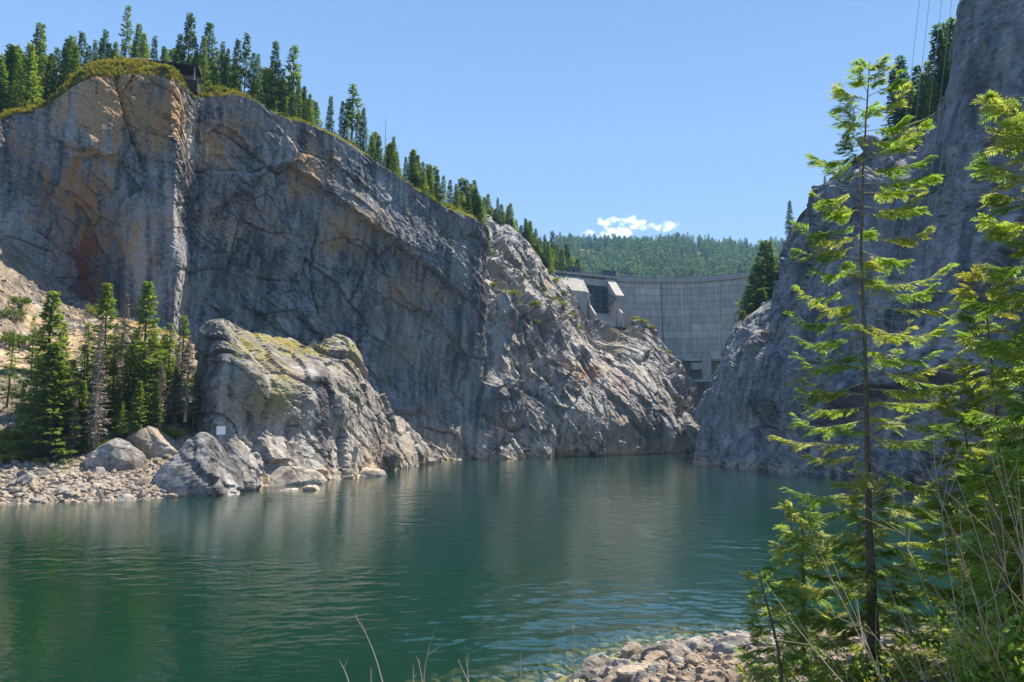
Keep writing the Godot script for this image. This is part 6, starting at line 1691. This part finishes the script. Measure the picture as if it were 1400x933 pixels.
func near_bank_plants() -> void:
	mats.cedar_bark = matte(lin(0.27, 0.22, 0.17))
	mats.cedar_bark.albedo_texture = noise_picture(0.03, Color(0.45, 0.45, 0.45), Color(1, 1, 1), 256, 4, FastNoiseLite.TYPE_SIMPLEX_SMOOTH, 15)
	triplanar(mats.cedar_bark, Vector3(6, 0.7, 6))
	mats.cedar_twig = matte(lin(0.30, 0.25, 0.17))
	mats.dry_twig = matte(lin(0.33, 0.265, 0.19))
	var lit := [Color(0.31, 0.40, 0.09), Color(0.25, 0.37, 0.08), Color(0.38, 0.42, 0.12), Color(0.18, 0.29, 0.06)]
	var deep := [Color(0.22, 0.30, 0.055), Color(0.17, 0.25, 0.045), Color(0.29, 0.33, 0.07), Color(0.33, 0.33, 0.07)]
	var main := func(f: float, left: bool) -> float:
		# the photographed tree reaches further to the right, most below half height
		var w := 0.14 + 5.2 * (1.0 - f) if f > 0.87 else 0.82 + 1.9 * (0.87 - f)
		return minf(w, 1.5) * (0.92 if left else 1.08)
	cedar("tall slender cedar in front of the right cliff, its top against the sky", CEDAR_SPINE, 0.072, 0.06, main, 104, 301, 0.24, lit)
	var side := func(f: float, _left: bool) -> float: return 1.25 * (1.0 - f) + 0.3
	cedar("cedar cut by the right edge of the picture, branches reaching in", [Vector3(6.1, 4.7, -8.6), Vector3(6.1, 8.0, -8.65), Vector3(6.05, 10.2, -8.7), Vector3(6.05, 11.9, -8.7)], 0.08, 0.08, side, 100, 302, 0.27, lit)
	cedar("dense cedar between the tall cedar and the right edge, top level with the dam crest", [Vector3(7.0, 4.2, -11.2), Vector3(7.0, 7.0, -11.2), Vector3(6.95, 10.3, -11.2)], 0.06, 0.02, func(f: float, _left: bool) -> float: return 1.05 * (1.0 - f) + 0.15, 74, 308, 0.28, deep, 0.15)
	var small := func(f: float, _left: bool) -> float: return 0.95 * (1.0 - f) + 0.15
	var low := func(f: float, _left: bool) -> float: return 0.8 * (1.0 - f) + 0.15
	cedar("bushy young cedar right of the tall cedar's trunk", [Vector3(6.2, 4.6, -10.6), Vector3(6.2, 7.0, -10.6), Vector3(6.15, 8.6, -10.6)], 0.05, 0.02, small, 46, 303, 0.27, deep, 0.12)
	cedar("young cedar in the thicket near the right edge, below the cut-off cedar", [Vector3(5.9, 5.0, -9.2), Vector3(5.9, 6.6, -9.2), Vector3(5.85, 7.9, -9.2)], 0.045, 0.02, small, 44, 304, 0.25, deep, 0.1)
	cedar("low bright cedar left of the tall cedar's foot", [Vector3(4.55, 4.3, -12.6), Vector3(4.6, 5.6, -12.6), Vector3(4.6, 6.9, -12.5)], 0.045, 0.03, low, 34, 305, 0.27, lit, 0.12)
	cedar("bushy low cedar right behind the tall cedar's foot", [Vector3(5.6, 4.0, -12.3), Vector3(5.6, 5.4, -12.3), Vector3(5.6, 7.1, -12.3)], 0.05, 0.02, small, 44, 306, 0.27, deep, 0.1)
	cedar("small cedar sapling at the waterline end of the thicket", [Vector3(3.35, 4.75, -10.0), Vector3(3.3, 5.4, -10.0), Vector3(3.1, 6.3, -10.0)], 0.03, 0.02, func(f: float, _left: bool) -> float: return 0.42 * (1.0 - f) + 0.1, 22, 307, 0.2, lit, 0.1)
	cedar("feathery young cedar in the lower right corner, behind the pale bare branches", [Vector3(4.75, 5.0, -7.7), Vector3(4.75, 6.4, -7.7), Vector3(4.7, 7.75, -7.7)], 0.035, 0.02, func(f: float, _left: bool) -> float: return 0.75 * (1.0 - f) + 0.12, 52, 309, 0.22, lit, 0.1)
	cedar("small bright cedar at the right edge above the broad-leaved shrub", [Vector3(5.5, 5.3, -8.1), Vector3(5.5, 7.0, -8.1), Vector3(5.45, 9.0, -8.1)], 0.04, 0.02, func(f: float, _left: bool) -> float: return 0.8 * (1.0 - f) + 0.14, 64, 310, 0.23, lit, 0.1)
	var green := [Color(0.20, 0.30, 0.05), Color(0.13, 0.22, 0.04), Color(0.28, 0.32, 0.06), Color(0.24, 0.31, 0.07)]
	shrub("leafy_shrub", "broad-leaved bright green shrub in the bottom right corner", Vector3(4.05, 5.0, -6.4), Vector3(1.0, 1.55, 0.8), 2600, 0.08, green, 401, "shrubs on the near bank", 0.38)
	shrub("leafy_shrub", "mixed green and yellowing shrub at the foot of the tall cedar", Vector3(4.6, 4.3, -9.6), Vector3(1.3, 1.3, 1.0), 2200, 0.06, green + [Color(0.3, 0.22, 0.05)], 402, "shrubs on the near bank", 0.35)
	shrub("leafy_shrub", "dense shaded shrub behind the bare branches at the right edge", Vector3(5.6, 4.6, -8.2), Vector3(1.2, 1.9, 1.0), 2600, 0.065, deep, 403, "shrubs on the near bank", 0.35)
	shrub("leafy_shrub", "low leafy shrub among the riprap left of the cedar trunk", Vector3(4.2, 3.9, -11.6), Vector3(0.9, 0.8, 0.8), 1100, 0.055, green, 404, "shrubs on the near bank", 0.35)
	shrub("leafy_shrub", "small leafy tuft on the riprap at the middle of the bottom edge", Vector3(0.95, 4.35, -11.0), Vector3(0.25, 0.35, 0.25), 160, 0.04, green, 405, "shrubs on the near bank", 0.35)
	var r := RandomNumberGenerator.new()
	r.seed = 55
	# bare branches leaning left out of the thicket
	for k in 4:
		var t := thing("bare_shrub", "pale leafless branches leaning left out of the thicket, %s clump from the left" % nth(k), "shrub", Vector3(3.4 + 0.42 * k, 5.2, -6.6), 0.0, "leafless shrubs on the near bank")
		for i in 4:
			var a: Array = BARE_TIPS[k * 4 + i]
			var v := PackedVector3Array()
			bare_stem(r, v, Vector3(r.randf_range(-0.25, 0.25), 0, r.randf_range(-0.3, 0.3)), Vector3(a[0], a[1], a[2]) - t.position, 0.007, 5)
			put("branch", soup(v, PackedColorArray()), mats.dry_twig, t)
	for k in STALKS.size():
		var a: Array = STALKS[k]
		var v := PackedVector3Array()
		bare_stem(r, v, Vector3.ZERO, a[1] - a[0], 0.006, 1)
		var o := put("dry_stalk", soup(v, PackedColorArray()), mats.dry_twig)
		o.position = a[0]
		tag(o, "thin dry stalk rising from the bottom edge before the water, %s from the left" % nth(k), "stalk", "dry stalks at the bottom edge")


func far_shrubs() -> void:
	var gold := [Color(0.22, 0.25, 0.03), Color(0.16, 0.21, 0.03), Color(0.27, 0.25, 0.04)]
	var green := [Color(0.10, 0.15, 0.03), Color(0.13, 0.18, 0.03), Color(0.08, 0.12, 0.025)]
	for k in RIM_SHRUBS.size():
		var a: Array = RIM_SHRUBS[k]
		var y := lawn_height(a[0], a[1])
		shrub("rim_shrub", "yellow-green shrub on the left cliff rim, %s bush from the left" % nth(k), Vector3(a[0], y - 0.2, a[1]), Vector3(a[2] * 1.7, a[2] * 1.1, a[2] * 1.3), 520, 0.42, gold if k % 3 else green, 500 + k, "shrubs on the left cliff rim", 0.45)
	for k in GORGE_SHRUBS.size():
		var a: Array = GORGE_SHRUBS[k]
		var at := Vector3(a[0], a[1], a[2])
		var best := 1e9
		for p in gorge_rock:
			var far := absf(p.x - a[0]) + absf(p.y - a[1]) + 0.1 * absf(p.z - a[2])
			if far < best:
				best = far
				at = p
		shrub("gorge_shrub", "%s scrub on the gorge slope below the dam, %s bush from the left" % ["yellowish" if a[4] else "green", nth(k)], at - Vector3(0, 0.4, 0), Vector3(a[3] * 1.4, a[3], a[3]), 360, 0.5, gold if a[4] else green, 580 + k, "scrub on the gorge slope", 0.45)
	# tufts of long grass on the cliff top
	var v := PackedVector3Array()
	var c := PackedColorArray()
	for k in 14:
		var a := rng.randf() * TAU
		var tip := Vector3(cos(a) * rng.randf_range(0.2, 0.7), rng.randf_range(0.5, 1.0), sin(a) * rng.randf_range(0.2, 0.7))
		var w := Vector3(-sin(a), 0, cos(a)) * 0.09
		v.append_array([w, tip, -w])
		var g := rng.randf_range(0.7, 1.3)
		for q in 3:
			c.append(Color(0.25 * g, 0.23 * g, 0.04 * g))
	var tuft := soup(v, c)
	var places := []
	for tries in 16000:
		var lawn := lawns[0]
		var k := rng.randi() % (300 * 60)
		var p := lawn[k]
		if n_patch.get_noise_3dv(p * 2.0) > (-0.15 if p.x < -72.0 else 0.22):
			places.append(Transform3D(Basis(Vector3.UP, rng.randf() * TAU).scaled(Vector3.ONE * rng.randf_range(0.5, 1.3)), p + Vector3(rng.randf_range(-0.5, 0.5), -0.1, rng.randf_range(-0.5, 0.5))))
	scatter("meadow_grass", tuft, mats.leaves, places, "long yellow-green grass on the left cliff top", "grass")
	for k in SHORE_SHRUBS.size():
		var a: Array = SHORE_SHRUBS[k]
		var at := Vector3(a[0], 0, a[1])
		var best := 1e9
		for p in talus:
			var far := (p.x - at.x) * (p.x - at.x) + (p.z - at.z) * (p.z - at.z)
			if far < best:
				best = far
				at.y = p.y
		shrub("shore_shrub", "%s bush on the left talus slope, %s bush from the left" % ["yellow-green" if a[3] else "dark green", nth(k)], at - Vector3(0, 0.2, 0), Vector3(a[2] * 1.4, a[2] * 1.1, a[2] * 1.3), 1100, 0.27, gold if a[3] else green, 540 + k, "shrubs on the left talus slope", 0.45)


func _ready() -> void:
	rng.seed = 20240611
	set_noises()
	look()
	make_materials()
	terrain()
	print("terrain ", Time.get_ticks_msec())
	water()
	dam()
	spillway()
	far_hill()
	print("hill ", Time.get_ticks_msec())
	trees()
	print("trees ", Time.get_ticks_msec())
	buildings()
	sign_board()
	wires()
	stones()
	print("stones ", Time.get_ticks_msec())
	near_bank_plants()
	print("done ", Time.get_ticks_msec())
	far_shrubs()
